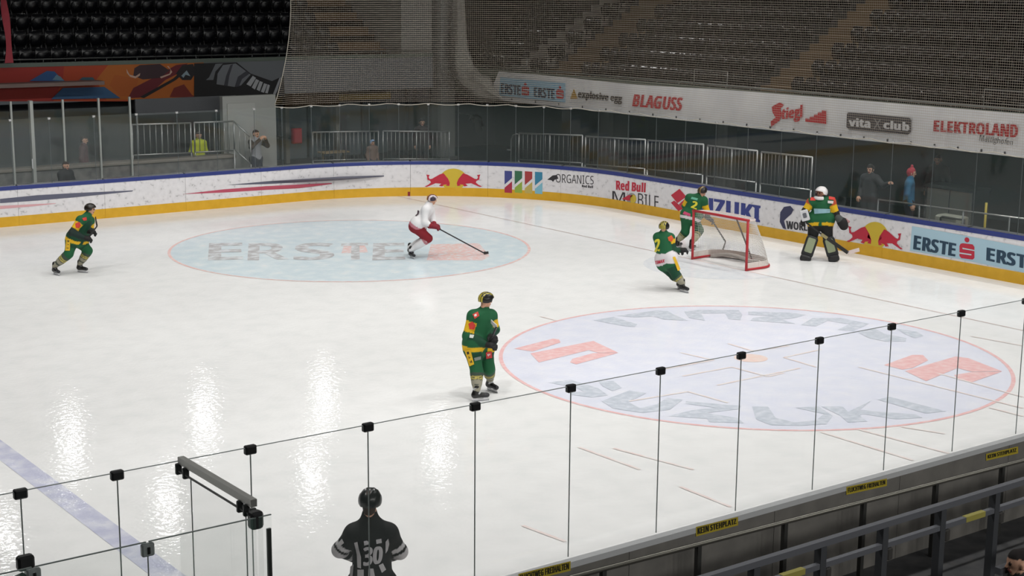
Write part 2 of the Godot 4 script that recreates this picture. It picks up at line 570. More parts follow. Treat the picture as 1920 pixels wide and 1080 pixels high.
# someone standing (or sitting) among the spectators
func spectator(label: String, at: Vector3, tall: float, face: Vector3, K: Dictionary, pose := "stand") -> Node3D:
	var o := thing("person", label, "person", at)
	var s := tall / 1.78
	var f := face.normalized()
	var r := f.cross(Vector3.UP)
	var P := func(x: float, y: float, z: float) -> Vector3: return at + (r * x + f * z) * s + Vector3(0, y * s, 0)
	var lower := 0.0
	var J := {}
	if pose == "sit":
		lower = -0.42
		J = {"hipL": P.call(-0.1, 0.5, 0), "hipR": P.call(0.1, 0.5, 0), "knL": P.call(-0.14, 0.5, 0.42), "knR": P.call(0.14, 0.5, 0.42), "anL": P.call(-0.14, 0.08, 0.4), "anR": P.call(0.14, 0.08, 0.4), "toeL": P.call(-0.14, 0.0, 0.55), "toeR": P.call(0.14, 0.0, 0.55)}
	else:
		J = {"hipL": P.call(-0.1, 0.92, 0), "hipR": P.call(0.1, 0.92, 0), "knL": P.call(-0.11, 0.5, 0.03), "knR": P.call(0.12, 0.5, 0.05), "anL": P.call(-0.12, 0.08, 0), "anR": P.call(0.14, 0.08, 0.02), "toeL": P.call(-0.14, 0.0, 0.16), "toeR": P.call(0.17, 0.0, 0.17)}
	J.merge({"shL": P.call(-0.18, 1.43 + lower, 0), "shR": P.call(0.18, 1.43 + lower, 0), "neck": P.call(0, 1.53 + lower, 0.01), "head": P.call(0, 1.655 + lower, 0.03), "face": (f - Vector3.UP * 0.08).normalized()})
	if pose == "photo":
		J.merge({"elL": P.call(-0.33, 1.3, 0.16), "elR": P.call(0.33, 1.3, 0.16), "wrL": P.call(-0.12, 1.52, 0.3), "wrR": P.call(0.12, 1.52, 0.3), "palmL": r, "palmR": -r})
	elif pose == "point":
		J.merge({"elL": P.call(-0.42, 1.28, 0.08), "elR": P.call(0.26, 1.14, -0.04), "wrL": P.call(-0.62, 1.36, 0.16), "wrR": P.call(0.24, 0.95, 0.14)})
	elif pose == "sit":
		J.merge({"elL": P.call(-0.25, 0.74, 0.06), "elR": P.call(0.25, 0.74, 0.06), "wrL": P.call(-0.15, 0.62, 0.28), "wrR": P.call(0.15, 0.62, 0.28)})
	else:
		J.merge({"elL": P.call(-0.26, 1.15, -0.03), "elR": P.call(0.26, 1.15, -0.03), "wrL": P.call(-0.25, 0.9, 0.07), "wrR": P.call(0.25, 0.9, 0.07), "palmL": r, "palmR": -r})
	var C := {"bulk": s * K.get("bulk", 0.95), "head_size": s, "hand_size": s, "cell": 0.022, "skin": L(205, 160, 135), "hand": L(205, 160, 135), "hair": L(50, 38, 30), "shoe": L(30, 30, 32), "curl": 0.7}
	C.merge({"yoke": K.top, "torso": K.top, "upper": K.top, "fore": K.top, "seat": K.legs, "thigh": K.legs, "shin": K.legs}, true)
	C.merge(K, true)
	figure(o, J, C)
	if K.has("cap"):
		var hat := []
		var c: Vector3 = J.head - at
		bone(hat, c + Vector3(0, 0.06, 0) * s - f * 0.012, c + Vector3(0, 0.075, 0) * s, 0.098 * s, 0.085 * s, K.cap)
		bone(hat, c + Vector3(0, 0.025, 0) * s - f * 0.03, c + Vector3(0, 0.03, 0) * s - f * 0.02, 0.097 * s, 0.097 * s, K.cap)
		if K.get("bobble", false): bone(hat, c + Vector3(0, 0.18, 0) * s, c + Vector3(0, 0.185, 0) * s, 0.035 * s, 0.035 * s, K.cap)
		var out := new_flesh()
		flesh(out, hat, 0.012, 0.02)
		put("hat", flesh_mesh(out), skin_mat, o)
	return o

# ------------------------------------------------------------------ the line of the boards, seen from above: far side, corner, end, corner, near side
const S1 := 31.0
const S2 := 31.0 + 10.9956
const S3 := 31.0 + 10.9956 + 16.0
const S4 := 31.0 + 2 * 10.9956 + 16.0
func along(s: float) -> Array:          # [point, way towards the ice]
	if s < S1: return [Vector3(-34.0 + s, 0, FAR_Z), Vector3(0, 0, 1)]
	if s < S2:
		var a := (s - S1) / CORNER_R
		return [Vector3(-3.0 + sin(a) * CORNER_R, 0, -8.0 - cos(a) * CORNER_R), Vector3(-sin(a), 0, cos(a))]
	if s < S3: return [Vector3(END_X, 0, -8.0 + s - S2), Vector3(-1, 0, 0)]
	if s < S4:
		var a := (s - S3) / CORNER_R
		return [Vector3(-3.0 + cos(a) * CORNER_R, 0, 8.0 + sin(a) * CORNER_R), Vector3(-cos(a), 0, -sin(a))]
	return [Vector3(-3.0 - (s - S4), 0, 15.0), Vector3(0, 0, -1)]
func place_of(p: Vector3) -> float:     # the way back, for points of the far side, the corner and the end
	if p.x <= -3.0 and p.z < 0: return p.x + 34.0
	if p.z >= -8.0: return S2 + p.z + 8.0
	return S1 + CORNER_R * atan2(p.x + 3.0, -(p.z + 8.0))
# a profile of [outwards, height] pairs drawn along the boards
func ribbon(st: SurfaceTool, s0: float, s1: float, prof: Array) -> void:
	var curved := (s1 > S1 and s0 < S2) or (s1 > S3 and s0 < S4)
	var n := maxi(1, int(ceil((s1 - s0) / 0.45))) if curved else 1
	var rings := []
	for i in n + 1:
		var a := along(lerpf(s0, s1, float(i) / n))
		var ring := []
		for q in prof: ring.append(a[0] - a[1] * q[0] + Vector3(0, q[1], 0))
		rings.append(ring)
	loft(st, rings, true)
func rect_profile(o0: float, o1: float, y0: float, y1: float) -> Array:
	return [[o0, y0], [o0, y1], [o1, y1], [o1, y0]]

func _ready() -> void:
	# camera, surroundings, exposure
	var cam := Camera3D.new()
	cam.name = "camera"
	cam.position = CAM_POS
	cam.basis = cam_basis
	cam.fov = 21.5319
	cam.far = 400.0
	add_child(cam)
	cam.current = true
	var we := WorldEnvironment.new()
	we.name = "surroundings"
	var env := Environment.new()
	env.background_mode = Environment.BG_COLOR
	env.background_color = Color(0, 0, 0)
	env.tonemap_mode = Environment.TONE_MAPPER_LINEAR
	env.tonemap_exposure = 1.24
	env.sdfgi_enabled = true
	env.ssao_enabled = true
	env.ssil_enabled = true
	we.environment = env
	add_child(we)
	var heavy := SystemFont.new()
	heavy.font_names = PackedStringArray(["Droid Sans"])
	heavy.font_weight = 700
	bold = heavy
	stencil = heavy.duplicate()
	plain = SystemFont.new()
	plain.font_names = PackedStringArray(["Droid Sans"])
	skin_mat = StandardMaterial3D.new()
	skin_mat.vertex_color_use_as_albedo = true
	skin_mat.roughness = 0.8
	gloss_paint = StandardMaterial3D.new()
	gloss_paint.vertex_color_use_as_albedo = true
	gloss_paint.roughness = 0.3
	floodlights()
	building()
	ice()
	boards()
	glass()
	far_stand()
	end_stand()
	safety_net()
	concourse()
	near_side()
	goal()
	players()
	people()

# rows of floodlights: two over the far stand, three under the roof above the ice, and two unseen rows added to brighten the far ice and near boards
func floodlights() -> void:
	var glow := StandardMaterial3D.new()
	glow.albedo_color = Color(1, 1, 1)
	glow.emission_enabled = true
	glow.emission = Color(1.0, 0.995, 0.98)
	glow.emission_energy_multiplier = 5.0
	for row in [[-26.6, 10.0, "back row over the far stand", -4.0, 40.0, 2.2], [-18.2, 10.0, "front row over the far stand", 1.0, 44.0, 2.2], [-9.5, 13.0, "added row above the ice beside the far boards", -10.8, 35.0, 13.0], [-2.5, 13.0, "row above the far half of the ice", -8.5, 56.0, 22.0], [4.0, 13.0, "row above the middle of the ice", 0.0, 54.0, 20.0], [10.5, 13.0, "row above the near half of the ice", 9.5, 58.0, 33.0], [32.0, 9.5, "unseen row added over the near stand", 15.0, 50.0, 29.0]]:
		for k in range(-1 if absf(row[0]) < 15.0 else 0, 6):
			var at := Vector3(4.1 - 5.25 * k, row[1], row[0])
			var o := thing("floodlight", "square floodlight hung under the roof, " + row[2], "floodlight", at, "floodlights, " + row[2])
			var aim := Vector3(at.x * 0.9 - 0.4, 0, row[3])
			o.look_at_from_position(at, aim, Vector3.UP)
			var st := mb()
			obox(st, Vector3(0, 0, 0.14), Basis.IDENTITY, Vector3(0.85, 0.75, 0.2))
			for f in 7: obox(st, Vector3(-0.36 + 0.12 * f, 0, 0.29), Basis.IDENTITY, Vector3(0.02, 0.6, 0.12))
			put("housing", done(st), mat(60, 62, 66, 0.5, 0.6), o)
			var up := o.basis.inverse() * Vector3.UP
			put("bracket", done(pole(Vector3(0, 0, 0.2), Vector3(0, 0, 0.2) + up * (14.6 - row[1]), 0.03)), mat(70, 70, 72, 0.5, 0.6), o)
			st = mb()
			slab(st, Vector3(0, 0, 0.03), Basis.IDENTITY, 0.78, 0.68, 0.03, 0.05)
			put("lamp_lens", done(st), glow, o)
			var l := SpotLight3D.new()
			l.name = "lamp"
			l.light_color = Color(1.0, 0.995, 0.98)
			l.light_energy = row[5]
			l.light_size = 0.8 if row[0] > 20.0 else 0.3
			l.spot_angle = row[4]
			l.spot_angle_attenuation = 0.7
			l.spot_range = 90.0
			l.spot_attenuation = 2.0
			l.shadow_enabled = true
			l.position = Vector3(0, 0, -0.06)
			o.add_child(l)

# the hall round the rink
func building() -> void:
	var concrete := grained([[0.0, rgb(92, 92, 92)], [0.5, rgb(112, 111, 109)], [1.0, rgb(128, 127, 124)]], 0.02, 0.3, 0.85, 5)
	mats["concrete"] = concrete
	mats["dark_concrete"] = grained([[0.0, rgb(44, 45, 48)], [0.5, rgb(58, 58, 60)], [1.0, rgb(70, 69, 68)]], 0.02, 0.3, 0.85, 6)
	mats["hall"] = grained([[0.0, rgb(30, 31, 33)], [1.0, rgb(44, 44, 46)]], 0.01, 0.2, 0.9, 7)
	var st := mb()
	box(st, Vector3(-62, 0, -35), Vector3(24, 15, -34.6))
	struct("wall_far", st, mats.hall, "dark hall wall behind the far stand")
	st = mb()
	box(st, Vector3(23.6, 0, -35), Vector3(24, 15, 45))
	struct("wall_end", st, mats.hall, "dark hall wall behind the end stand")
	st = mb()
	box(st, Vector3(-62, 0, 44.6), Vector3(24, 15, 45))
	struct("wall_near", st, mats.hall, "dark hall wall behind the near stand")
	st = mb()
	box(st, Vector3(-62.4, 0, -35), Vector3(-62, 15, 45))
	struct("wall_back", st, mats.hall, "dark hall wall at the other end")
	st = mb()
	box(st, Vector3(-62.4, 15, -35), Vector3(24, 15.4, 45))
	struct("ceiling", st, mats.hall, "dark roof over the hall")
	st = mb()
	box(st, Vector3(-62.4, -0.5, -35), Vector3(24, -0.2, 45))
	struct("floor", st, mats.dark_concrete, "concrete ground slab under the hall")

func ice() -> void:
	ice_bump = noise_tex(0.07, [], 11, 3, 512)
	var m := ice_like([[0.0, rgb(232, 233, 233)], [0.45, rgb(238, 238, 238)], [1.0, rgb(242, 242, 242)]])
	# the sheet follows the boards
	var st := mb()
	var rim := []
	for i in 121:
		var a := along(lerpf(0.0, S4 + 31.0, i / 120.0))
		rim.append(a[0] - a[1] * 0.02)
	for i in 120: tri(st, Vector3(-15, 0, 0), rim[i + 1], rim[i])
	tri(st, Vector3(-15, 0, 0), rim[0], rim[120])
	var low := []
	for p in rim: low.append(p - Vector3(0, 0.12, 0))
	for i in 120: quad(st, rim[i], rim[i + 1], low[i + 1], low[i])
	var sheet_ := struct("floor_ice", st, m, "white ice sheet with worn painted circles")
	var at := func(px: float, py: float) -> Vector3: return on_y(px, py, 0.006)
	var at_low := func(px: float, py: float) -> Vector3: return on_y(px, py, 0.004)
	var blue := ice_like([[0.0, rgb(207, 222, 230)], [0.5, rgb(216, 228, 234)], [0.75, rgb(222, 232, 236)], [1.0, rgb(232, 235, 236)]], 21, 0.3)
	var lilac := ice_like([[0.0, rgb(223, 226, 241)], [0.6, rgb(229, 231, 243)], [1.0, rgb(234, 235, 243)]], 22, 0.3)
	var pink := ice_like([[0.0, rgb(240, 190, 185)], [0.5, rgb(240, 205, 200)], [1.0, rgb(240, 228, 225)]], 23, 0.5)
	var red := ice_like([[0.0, rgb(236, 184, 184)], [0.5, rgb(240, 198, 198)], [1.0, rgb(242, 216, 215)]], 24, 0.8)
	var faint_red := ice_like([[0.0, rgb(236, 214, 211)], [0.5, rgb(238, 226, 223)], [1.0, rgb(240, 236, 235)]], 25, 0.5)
	var greyed := ice_like([[0.0, rgb(194, 201, 213)], [0.5, rgb(206, 212, 223)], [1.0, rgb(224, 227, 237)]], 26, 0.9)
	var worn := ice_like([[0.0, rgb(176, 173, 174)], [0.45, rgb(198, 198, 200)], [0.7, rgb(218, 222, 226)], [1.0, rgb(228, 231, 234)]], 27, 0.45)
	var worn_red := ice_like([[0.0, rgb(232, 190, 186)], [0.5, rgb(232, 205, 203)], [0.8, rgb(226, 226, 229)], [1.0, rgb(230, 232, 234)]], 28, 0.9)
	var blue_line := ice_like([[0.0, rgb(186, 188, 212)], [0.5, rgb(202, 204, 222)], [1.0, rgb(224, 225, 233)]], 29, 0.5)
	var goal_red := ice_like([[0.0, rgb(196, 172, 168)], [0.5, rgb(214, 196, 192)], [1.0, rgb(230, 222, 218)]], 30, 0.6)
	var crease := ice_like([[0.0, rgb(218, 222, 228)], [0.5, rgb(226, 229, 233)], [1.0, rgb(234, 235, 237)]], 31, 0.7)
	# faceoff circles
	for e in [[-7.0, blue, "faceoff_circle"], [7.0, lilac, "faceoff_circle"]]:
		disc(e[2], Vector3(-6, 0.002, e[0]), 4.45, e[1], sheet_)
		ring("circle_line", Vector3(-6, 0.004, e[0]), 4.45, 4.52, pink if e[0] < 0 else red, sheet_)
	disc("faceoff_spot", Vector3(-6, 0.005, 7), 0.3, ice_like([[0.0, rgb(240, 208, 198)], [1.0, rgb(240, 226, 220)]], 32, 0.8), sheet_)
	# goal line, crease, blue line, lines beside the near circle
	strip("goal_line", Vector3(0, 0.004, -14.3), Vector3(0, 0.004, 14.3), 0.05, goal_red, sheet_)
	strip("blue_line", Vector3(-18.7, 0.003, -14.98), Vector3(-18.7, 0.003, 14.98), 0.32, blue_line, sheet_)
	st = mb()
	var pts := PackedVector3Array(); var flat := PackedVector2Array()
	for i in 25:
		var a := PI / 2 + PI * i / 24.0
		pts.append(Vector3(cos(a) * 1.8, 0.002, sin(a) * 1.8))
		flat.append(Vector2(cos(a), sin(a)))
	sheet(st, pts, flat)
	put("goal_crease", done(st), crease, sheet_)
	for q in [[1276, 661, 1338, 675], [1245, 692, 1338, 675], [1365, 644, 1412, 658, 1480, 648], [1280, 705, 1372, 688, 1440, 706, 1470, 699], [1345, 722, 1500, 690], [1470, 670, 1540, 655], [1470, 670, 1530, 688],
			[1690, 800, 1772, 813], [1855, 764, 1918, 780], [1180, 752, 1290, 734, 1365, 755], [1013, 593, 1045, 601], [1085, 838, 1200, 880], [1275, 912, 1370, 950], [1540, 810, 1712, 863], [1610, 805, 1780, 850], [1610, 688, 1918, 765], [1820, 630, 1918, 648], [1150, 840, 1300, 880], [1760, 700, 1918, 744], [980, 985, 1060, 1015]]:
		var st2 := mb()
		for i in range(0, q.size() - 2, 2):
			var a: Vector3 = on_y(q[i], q[i + 1], 0.007); var b: Vector3 = on_y(q[i + 2], q[i + 3], 0.007)
			var n := (b - a).cross(Vector3.UP).normalized() * 0.026
			quad(st2, a - n, b - n, b + n, a + n)
		put("marking_line", done(st2), faint_red, sheet_)
	# near circle: two red letter marks and the grey word round the rim, twice
	printed("letter_mark", [[963.7, 653.7, 1036.7, 634.8, 1048.3, 636.2, 1051, 642, 998.7, 659], [994.4, 662.5, 1112.5, 639.2, 1159, 661, 1122, 661.5, 1104, 656.5, 1010.4, 679.4], [1159, 661.6, 1080.4, 682.9, 1068.7, 679.4, 1073, 672.7, 1112, 662]], at, red, sheet_)
	printed("letter_mark", [[1657.5, 684.4, 1710, 665.4, 1730.4, 665.4, 1740.6, 675.6, 1710, 690.2, 1692, 693], [1697, 695.5, 1791.7, 668.3, 1815, 671.2, 1879, 696, 1822, 697, 1795, 690, 1736.3, 714.4], [1879, 696.7, 1820.8, 717, 1797.5, 712, 1788.8, 703, 1822, 697.6]], at, red, sheet_)
	for w in [[[1028, 717, 1070, 712, 1122, 728, 1140, 741, 1110, 745, 1072, 740, 1062, 734, 1096, 735, 1080, 727], [1122, 715, 1150, 714, 1166, 727, 1148, 733, 1130, 724]],
			[[1128, 752, 1180, 732, 1212, 737, 1178, 754, 1200, 765, 1232, 758, 1250, 746, 1280, 749, 1256, 768, 1205, 774, 1150, 766]],
			[[1286, 752, 1390, 761, 1386, 767, 1325, 774, 1384, 784, 1394, 793, 1330, 791, 1326, 785, 1252, 780, 1298, 769, 1340, 764, 1285, 757]],
			[[1410, 762, 1440, 762, 1454, 783, 1490, 792, 1530, 788, 1545, 776, 1490, 764, 1535, 762, 1562, 780, 1550, 795, 1500, 798, 1445, 797, 1418, 786]],
			[[1540, 762, 1580, 762, 1590, 772, 1632, 752, 1634, 751, 1612, 768, 1640, 771, 1716, 777, 1730, 783, 1680, 786, 1618, 776, 1612, 779, 1626, 790, 1590, 792, 1575, 779]],
			[[1645, 749, 1668, 744, 1774, 771, 1735, 775]]]:
		printed("lettering", w, at, greyed, sheet_)
	for w in [[[1112, 600, 1150, 594, 1195, 608, 1190, 613, 1168, 611]], [[1156, 592, 1230, 582, 1252, 583, 1262, 589, 1290, 601, 1245, 599, 1225, 593, 1190, 595]],
			[[1283, 584, 1310, 581, 1385, 581, 1392, 590, 1388, 600, 1366, 598, 1360, 587, 1315, 588, 1322, 601, 1292, 596]],
			[[1403, 584, 1480, 586, 1512, 590, 1490, 596, 1465, 599, 1492, 607, 1407, 601, 1412, 596, 1445, 592, 1403, 590]],
			[[1502, 609, 1524, 596, 1575, 596, 1630, 607, 1600, 621, 1570, 618, 1592, 608, 1552, 601, 1530, 612]],
			[[1608, 623, 1640, 616, 1660, 626, 1700, 634, 1698, 640, 1660, 640, 1630, 634], [1680, 616, 1720, 622, 1732, 630, 1715, 634, 1700, 628]]]:
		printed("lettering", w, at, greyed, sheet_)
	# far circle: a worn grey word and a red emblem
	for w in [["E", 392, 454], ["R", 466, 540], ["S", 552, 625], ["T", 640, 690], ["E", 700, 758]]:
		letters(w[0], [w[1], 456, w[2], 455, w[2] + 2, 486, w[1] - 2, 488], at, stencil, worn, sheet_)
	printed("emblem", [[800, 488, 808, 458, 898, 456, 918, 480, 905, 488]], at_low, worn_red, sheet_)
	printed("emblem", [[640, 475, 645, 460, 684, 459, 690, 473]], at_low, worn_red, sheet_)

func disc(called: String, c: Vector3, r: float, m: Material, parent: Node3D) -> void:
	var st := mb()
	for i in 96:
		var a := TAU * i / 96.0; var b := TAU * (i + 1) / 96.0
		tri(st, c, c + Vector3(cos(b), 0, sin(b)) * r, c + Vector3(cos(a), 0, sin(a)) * r)
	put(called, done(st), m, parent)
func ring(called: String, c: Vector3, r0: float, r1: float, m: Material, parent: Node3D) -> void:
	var st := mb()
	for i in 96:
		var a := Vector3(cos(TAU * i / 96.0), 0, sin(TAU * i / 96.0)); var b := Vector3(cos(TAU * (i + 1) / 96.0), 0, sin(TAU * (i + 1) / 96.0))
		quad(st, c + a * r0, c + b * r0, c + b * r1, c + a * r1)
	put(called, done(st), m, parent)
func strip(called: String, a: Vector3, b: Vector3, w: float, m: Material, parent: Node3D) -> void:
	var st := mb()
	var n := (b - a).cross(Vector3.UP).normalized() * w / 2
	quad(st, a - n, b - n, b + n, a + n)
	put(called, done(st), m, parent)

# ------------------------------------------------------------------ boards
func boards() -> void:
	var o := thing("rink_boards", "white rink boards with yellow kick plate and blue top edge, printed with adverts", "rink boards")
	var white := grained([[0.0, rgb(160, 158, 162)], [0.16, rgb(196, 194, 197)], [0.3, rgb(228, 226, 229)], [1.0, rgb(238, 236, 239)]], 0.035, 0.28, 0.4, 41)
	var yellow := grained([[0.0, rgb(214, 164, 30)], [1.0, rgb(228, 178, 46)]], 0.02, 0.3, 0.45, 42)
	var blue := mat(44, 58, 128, 0.4)
	var steel := mat(205, 208, 212, 0.3, 0.9)
	var s := 0.35
	while s < S4 + 30.9:
		var e := minf(s + 2.44, S4 + 31.0)
		var st := mb()
		ribbon(st, s + 0.004, e - 0.004, rect_profile(0.0, 0.09, 0.0, 0.99))
		var p := put("panel", done(st), white, o)
		st = mb()
		ribbon(st, s + 0.002, e - 0.002, rect_profile(-0.008, 0.01, 0.0, 0.27))
		put("kick_plate", done(st), yellow, p)
		st = mb()
		ribbon(st, s + 0.002, e - 0.002, [[-0.012, 0.99], [-0.012, 1.075], [0.0, 1.09], [0.05, 1.09], [0.05, 0.99]])
		put("top_edge", done(st), blue, p)
		if s > S4 - 3.0:
			s = e
			continue
		st = mb()
		ribbon(st, s + 0.03, e - 0.03, [[0.05, 0.99], [0.05, 1.1], [0.2, 1.115], [0.22, 1.1], [0.22, 0.99]])
		put("ledge", done(st), steel, p)
		s = e
	var B := func(px: float, py: float) -> Vector3: return on_board(px, py, 0.006)
	var B2 := func(px: float, py: float) -> Vector3: return on_board(px, py, 0.011)
	var navy := mat(62, 64, 84, 0.5)
	var red := mat(196, 42, 66, 0.5)
	var gold := mat(214, 186, 58, 0.5)
	var ink := mat(52, 50, 56, 0.5)
	# fading speed stripes
	printed("stripe", [[0, 373, 70, 366, 140, 362, 250, 357, 248, 359, 140, 370, 70, 376, 0, 381]], B, mat(96, 98, 118, 0.5), o)
	printed("stripe", [[0, 386, 60, 383, 105, 381, 104, 382, 60, 387, 0, 392]], B, mat(222, 170, 175, 0.5), o)
	printed("stripe", [[425, 347, 500, 340, 560, 336, 640, 331, 720, 329, 720, 331, 640, 338, 560, 342, 500, 345]], B, mat(92, 94, 112, 0.5), o)
	printed("stripe", [[342, 364, 420, 355, 500, 349, 560, 346, 622, 343, 622, 345, 560, 353, 500, 356, 420, 361]], B, mat(192, 82, 104, 0.5), o)
	# two bulls before a sun, in the corner and on the end boards
	bulls(o, 850, 336, 108, 40, 0.0, B, B2, red, gold)
	bulls(o, 1640, 442, 106, 52, 0.14, B, B2, red, gold)
	# four coloured cans
	for c in [[946, 320, mat(70, 76, 140, 0.5), mat(176, 48, 72, 0.5)], [965, 320, mat(58, 112, 82, 0.5), mat(150, 178, 70, 0.5)], [984, 321, mat(170, 62, 64, 0.5), mat(196, 176, 96, 0.5)], [1003, 322, mat(58, 134, 168, 0.5), mat(130, 190, 210, 0.5)]]:
		var x: float = c[0]; var y: float = c[1]
		printed("can_print", [[x, y, x + 14, y + 1, x + 14, y + 42, x, y + 41]], B, c[2], o)
		printed("can_print", [[x, y + 30, x + 14, y + 17, x + 14, y + 42, x, y + 41]], B2, c[3], o)
		printed("can_print", [[x, y + 26, x + 14, y + 14, x + 14, y + 20, x, y + 32]], func(px: float, py: float) -> Vector3: return on_board(px, py, 0.014), mat(224, 222, 224, 0.5), o)
	letters("ORGANICS", [1042, 326, 1113, 330, 1113, 346, 1042, 342], B, plain, ink, o)
	letters("Red Bull", [1091, 346, 1112, 348, 1112, 353, 1091, 351], B, bold, ink, o)
	printed("bull_print", [[1026, 337, 1036, 329, 1044, 328, 1047, 335, 1040, 337, 1037, 341, 1034, 338]], B, ink, o)
	letters("Red Bull", [1155, 337, 1211, 343, 1210, 361, 1155, 356], B, bold, red, o)
	letters("M", [1148, 358, 1172, 361, 1172, 382, 1148, 379], B, plain, ink, o)
	letters("BILE", [1196, 362, 1235, 368, 1235, 391, 1196, 386], B, plain, ink, o)
	printed("bull_print", [[1166, 373, 1178, 366, 1187, 366, 1188, 377, 1177, 376]], B2, red, o)
	round_print(o, 1184, 373, 9, 11, B, mat(150, 150, 152, 0.5))
	round_print(o, 1187, 373, 6, 8, B2, gold)
	# slanted red mark and blue word behind the goal
	printed("letter_mark", [[1258, 366, 1274, 354, 1287, 369, 1270, 381], [1273, 383, 1287, 370, 1289, 377, 1280, 390], [1258, 380, 1264, 376, 1281, 391, 1272, 396]], B, red, o)
	letters("SUZUKI", [1290, 365, 1426, 386, 1425, 417, 1290, 396], B, bold, mat(54, 66, 138, 0.5), o)
	# round lion-like print with a word
	printed("emblem_print", [[1463, 398, 1470, 388, 1482, 386, 1488, 393, 1484, 401, 1476, 408, 1470, 414, 1474, 430, 1468, 428, 1462, 416]], B, mat(58, 60, 92, 0.5), o)
	letters("WORLD", [1474, 414, 1523, 420, 1523, 434, 1474, 429], B, bold, ink, o)
	# pale blue advert with dark words and a red emblem
	printed("advert_field", [[1710, 424, 1800, 440, 1925, 464, 1925, 512, 1800, 486, 1706, 470]], B, mat(176, 208, 224, 0.5), o)
	letters("ERSTE", [1714, 441, 1793, 457, 1791, 481, 1712, 467], B2, bold, mat(36, 66, 88, 0.5), o)
	letters("ERST", [1850, 464, 1925, 479, 1924, 504, 1849, 488], B2, bold, mat(36, 66, 88, 0.5), o)
	emblem(o, 1813, 467, 14, 20, 0.13, B2, red, mat(206, 218, 226, 0.5))
	# red mark where the goal line meets the boards
	printed("goal_line_mark", [[764.5, 359.5, 769, 359.5, 769, 371.5, 764.5, 371.5]], func(px: float, py: float) -> Vector3: return on_board(px, py, 0.013), mat(140, 30, 35, 0.5), o)

func round_print(o: Node3D, cx: float, cy: float, rx: float, ry: float, where: Callable, m: Material) -> void:
	var f := []
	for i in 20: f.append_array([cx + cos(TAU * i / 20.0) * rx, cy + sin(TAU * i / 20.0) * ry])
	printed("round_print", [f], where, m, o)
# a red block with two pale slits and a dot above it
func emblem(o: Node3D, cx: float, cy: float, w: float, h: float, slope: float, where: Callable, red: Material, pale: Material) -> void:
	var S := func(l: Array) -> Array:
		var f := []
		for i in range(0, l.size(), 2): f.append_array([cx + l[i] * w, cy + l[i + 1] * h + l[i] * w * slope])
		return f
	printed("emblem_print", [S.call([-0.85, -0.42, -0.55, -0.5, 0.75, -0.5, 1, -0.3, 1, 0.75, 0.75, 0.92, -0.75, 0.92, -1, 0.75, -1, -0.2])], where, red, o)
	var dot := []
	for i in 12: dot.append_array([cos(TAU * i / 12.0) * 0.33, -0.86 + sin(TAU * i / 12.0) * 0.24])
	printed("emblem_print", [S.call(dot)], where, red, o)
	var up := func(px: float, py: float) -> Vector3:
		var p: Vector3 = where.call(px, py)
		return p + (CAM_POS - p).normalized() * 0.008
	printed("emblem_print", [S.call([-0.6, -0.08, 1, 0.0, 1, 0.1, -0.6, 0.05]), S.call([-1, 0.4, 0.6, 0.42, 0.6, 0.54, -1, 0.52])], up, pale, o)
# sun disc with two charging bulls; half width w, height h in pixels
func bulls(o: Node3D, cx: float, cy: float, w: float, h: float, slope: float, B: Callable, B2: Callable, red: Material, gold: Material) -> void:
	var f := []
	for i in 28: f.append_array([cx + cos(TAU * i / 28.0) * w * 0.235, cy + sin(TAU * i / 28.0) * h * 0.5])
	printed("sun_print", [f], B, gold, o)
	for e in [-1.0, 1.0]:
		var pts := [[-0.06, 0.18], [-0.09, -0.02], [-0.17, -0.28], [-0.24, -0.22], [-0.37, -0.02], [-0.41, 0.0], [-0.43, -0.1], [-0.41, -0.19], [-0.47, -0.22], [-0.455, -0.12], [-0.45, 0.02], [-0.4, 0.08], [-0.39, 0.16], [-0.44, 0.27], [-0.5, 0.34],
			[-0.46, 0.36], [-0.37, 0.26], [-0.31, 0.19], [-0.21, 0.21], [-0.25, 0.31], [-0.19, 0.34], [-0.17, 0.26], [-0.11, 0.24], [-0.13, 0.3], [-0.07, 0.32]]
		var q := []
		for p in pts: q.append_array([cx - e * p[0] * w, cy + p[1] * h + (-e * p[0] * w) * slope])
		printed("bull_print", [q], B2, red, o)
		printed("bull_print", [[cx + e * 0.07 * w, cy + 0.16 * h + e * 0.07 * w * slope, cx + e * 0.11 * w, cy - 0.08 * h + e * 0.11 * w * slope, cx + e * 0.13 * w, cy + 0.1 * h + e * 0.13 * w * slope]], B2, red, o)

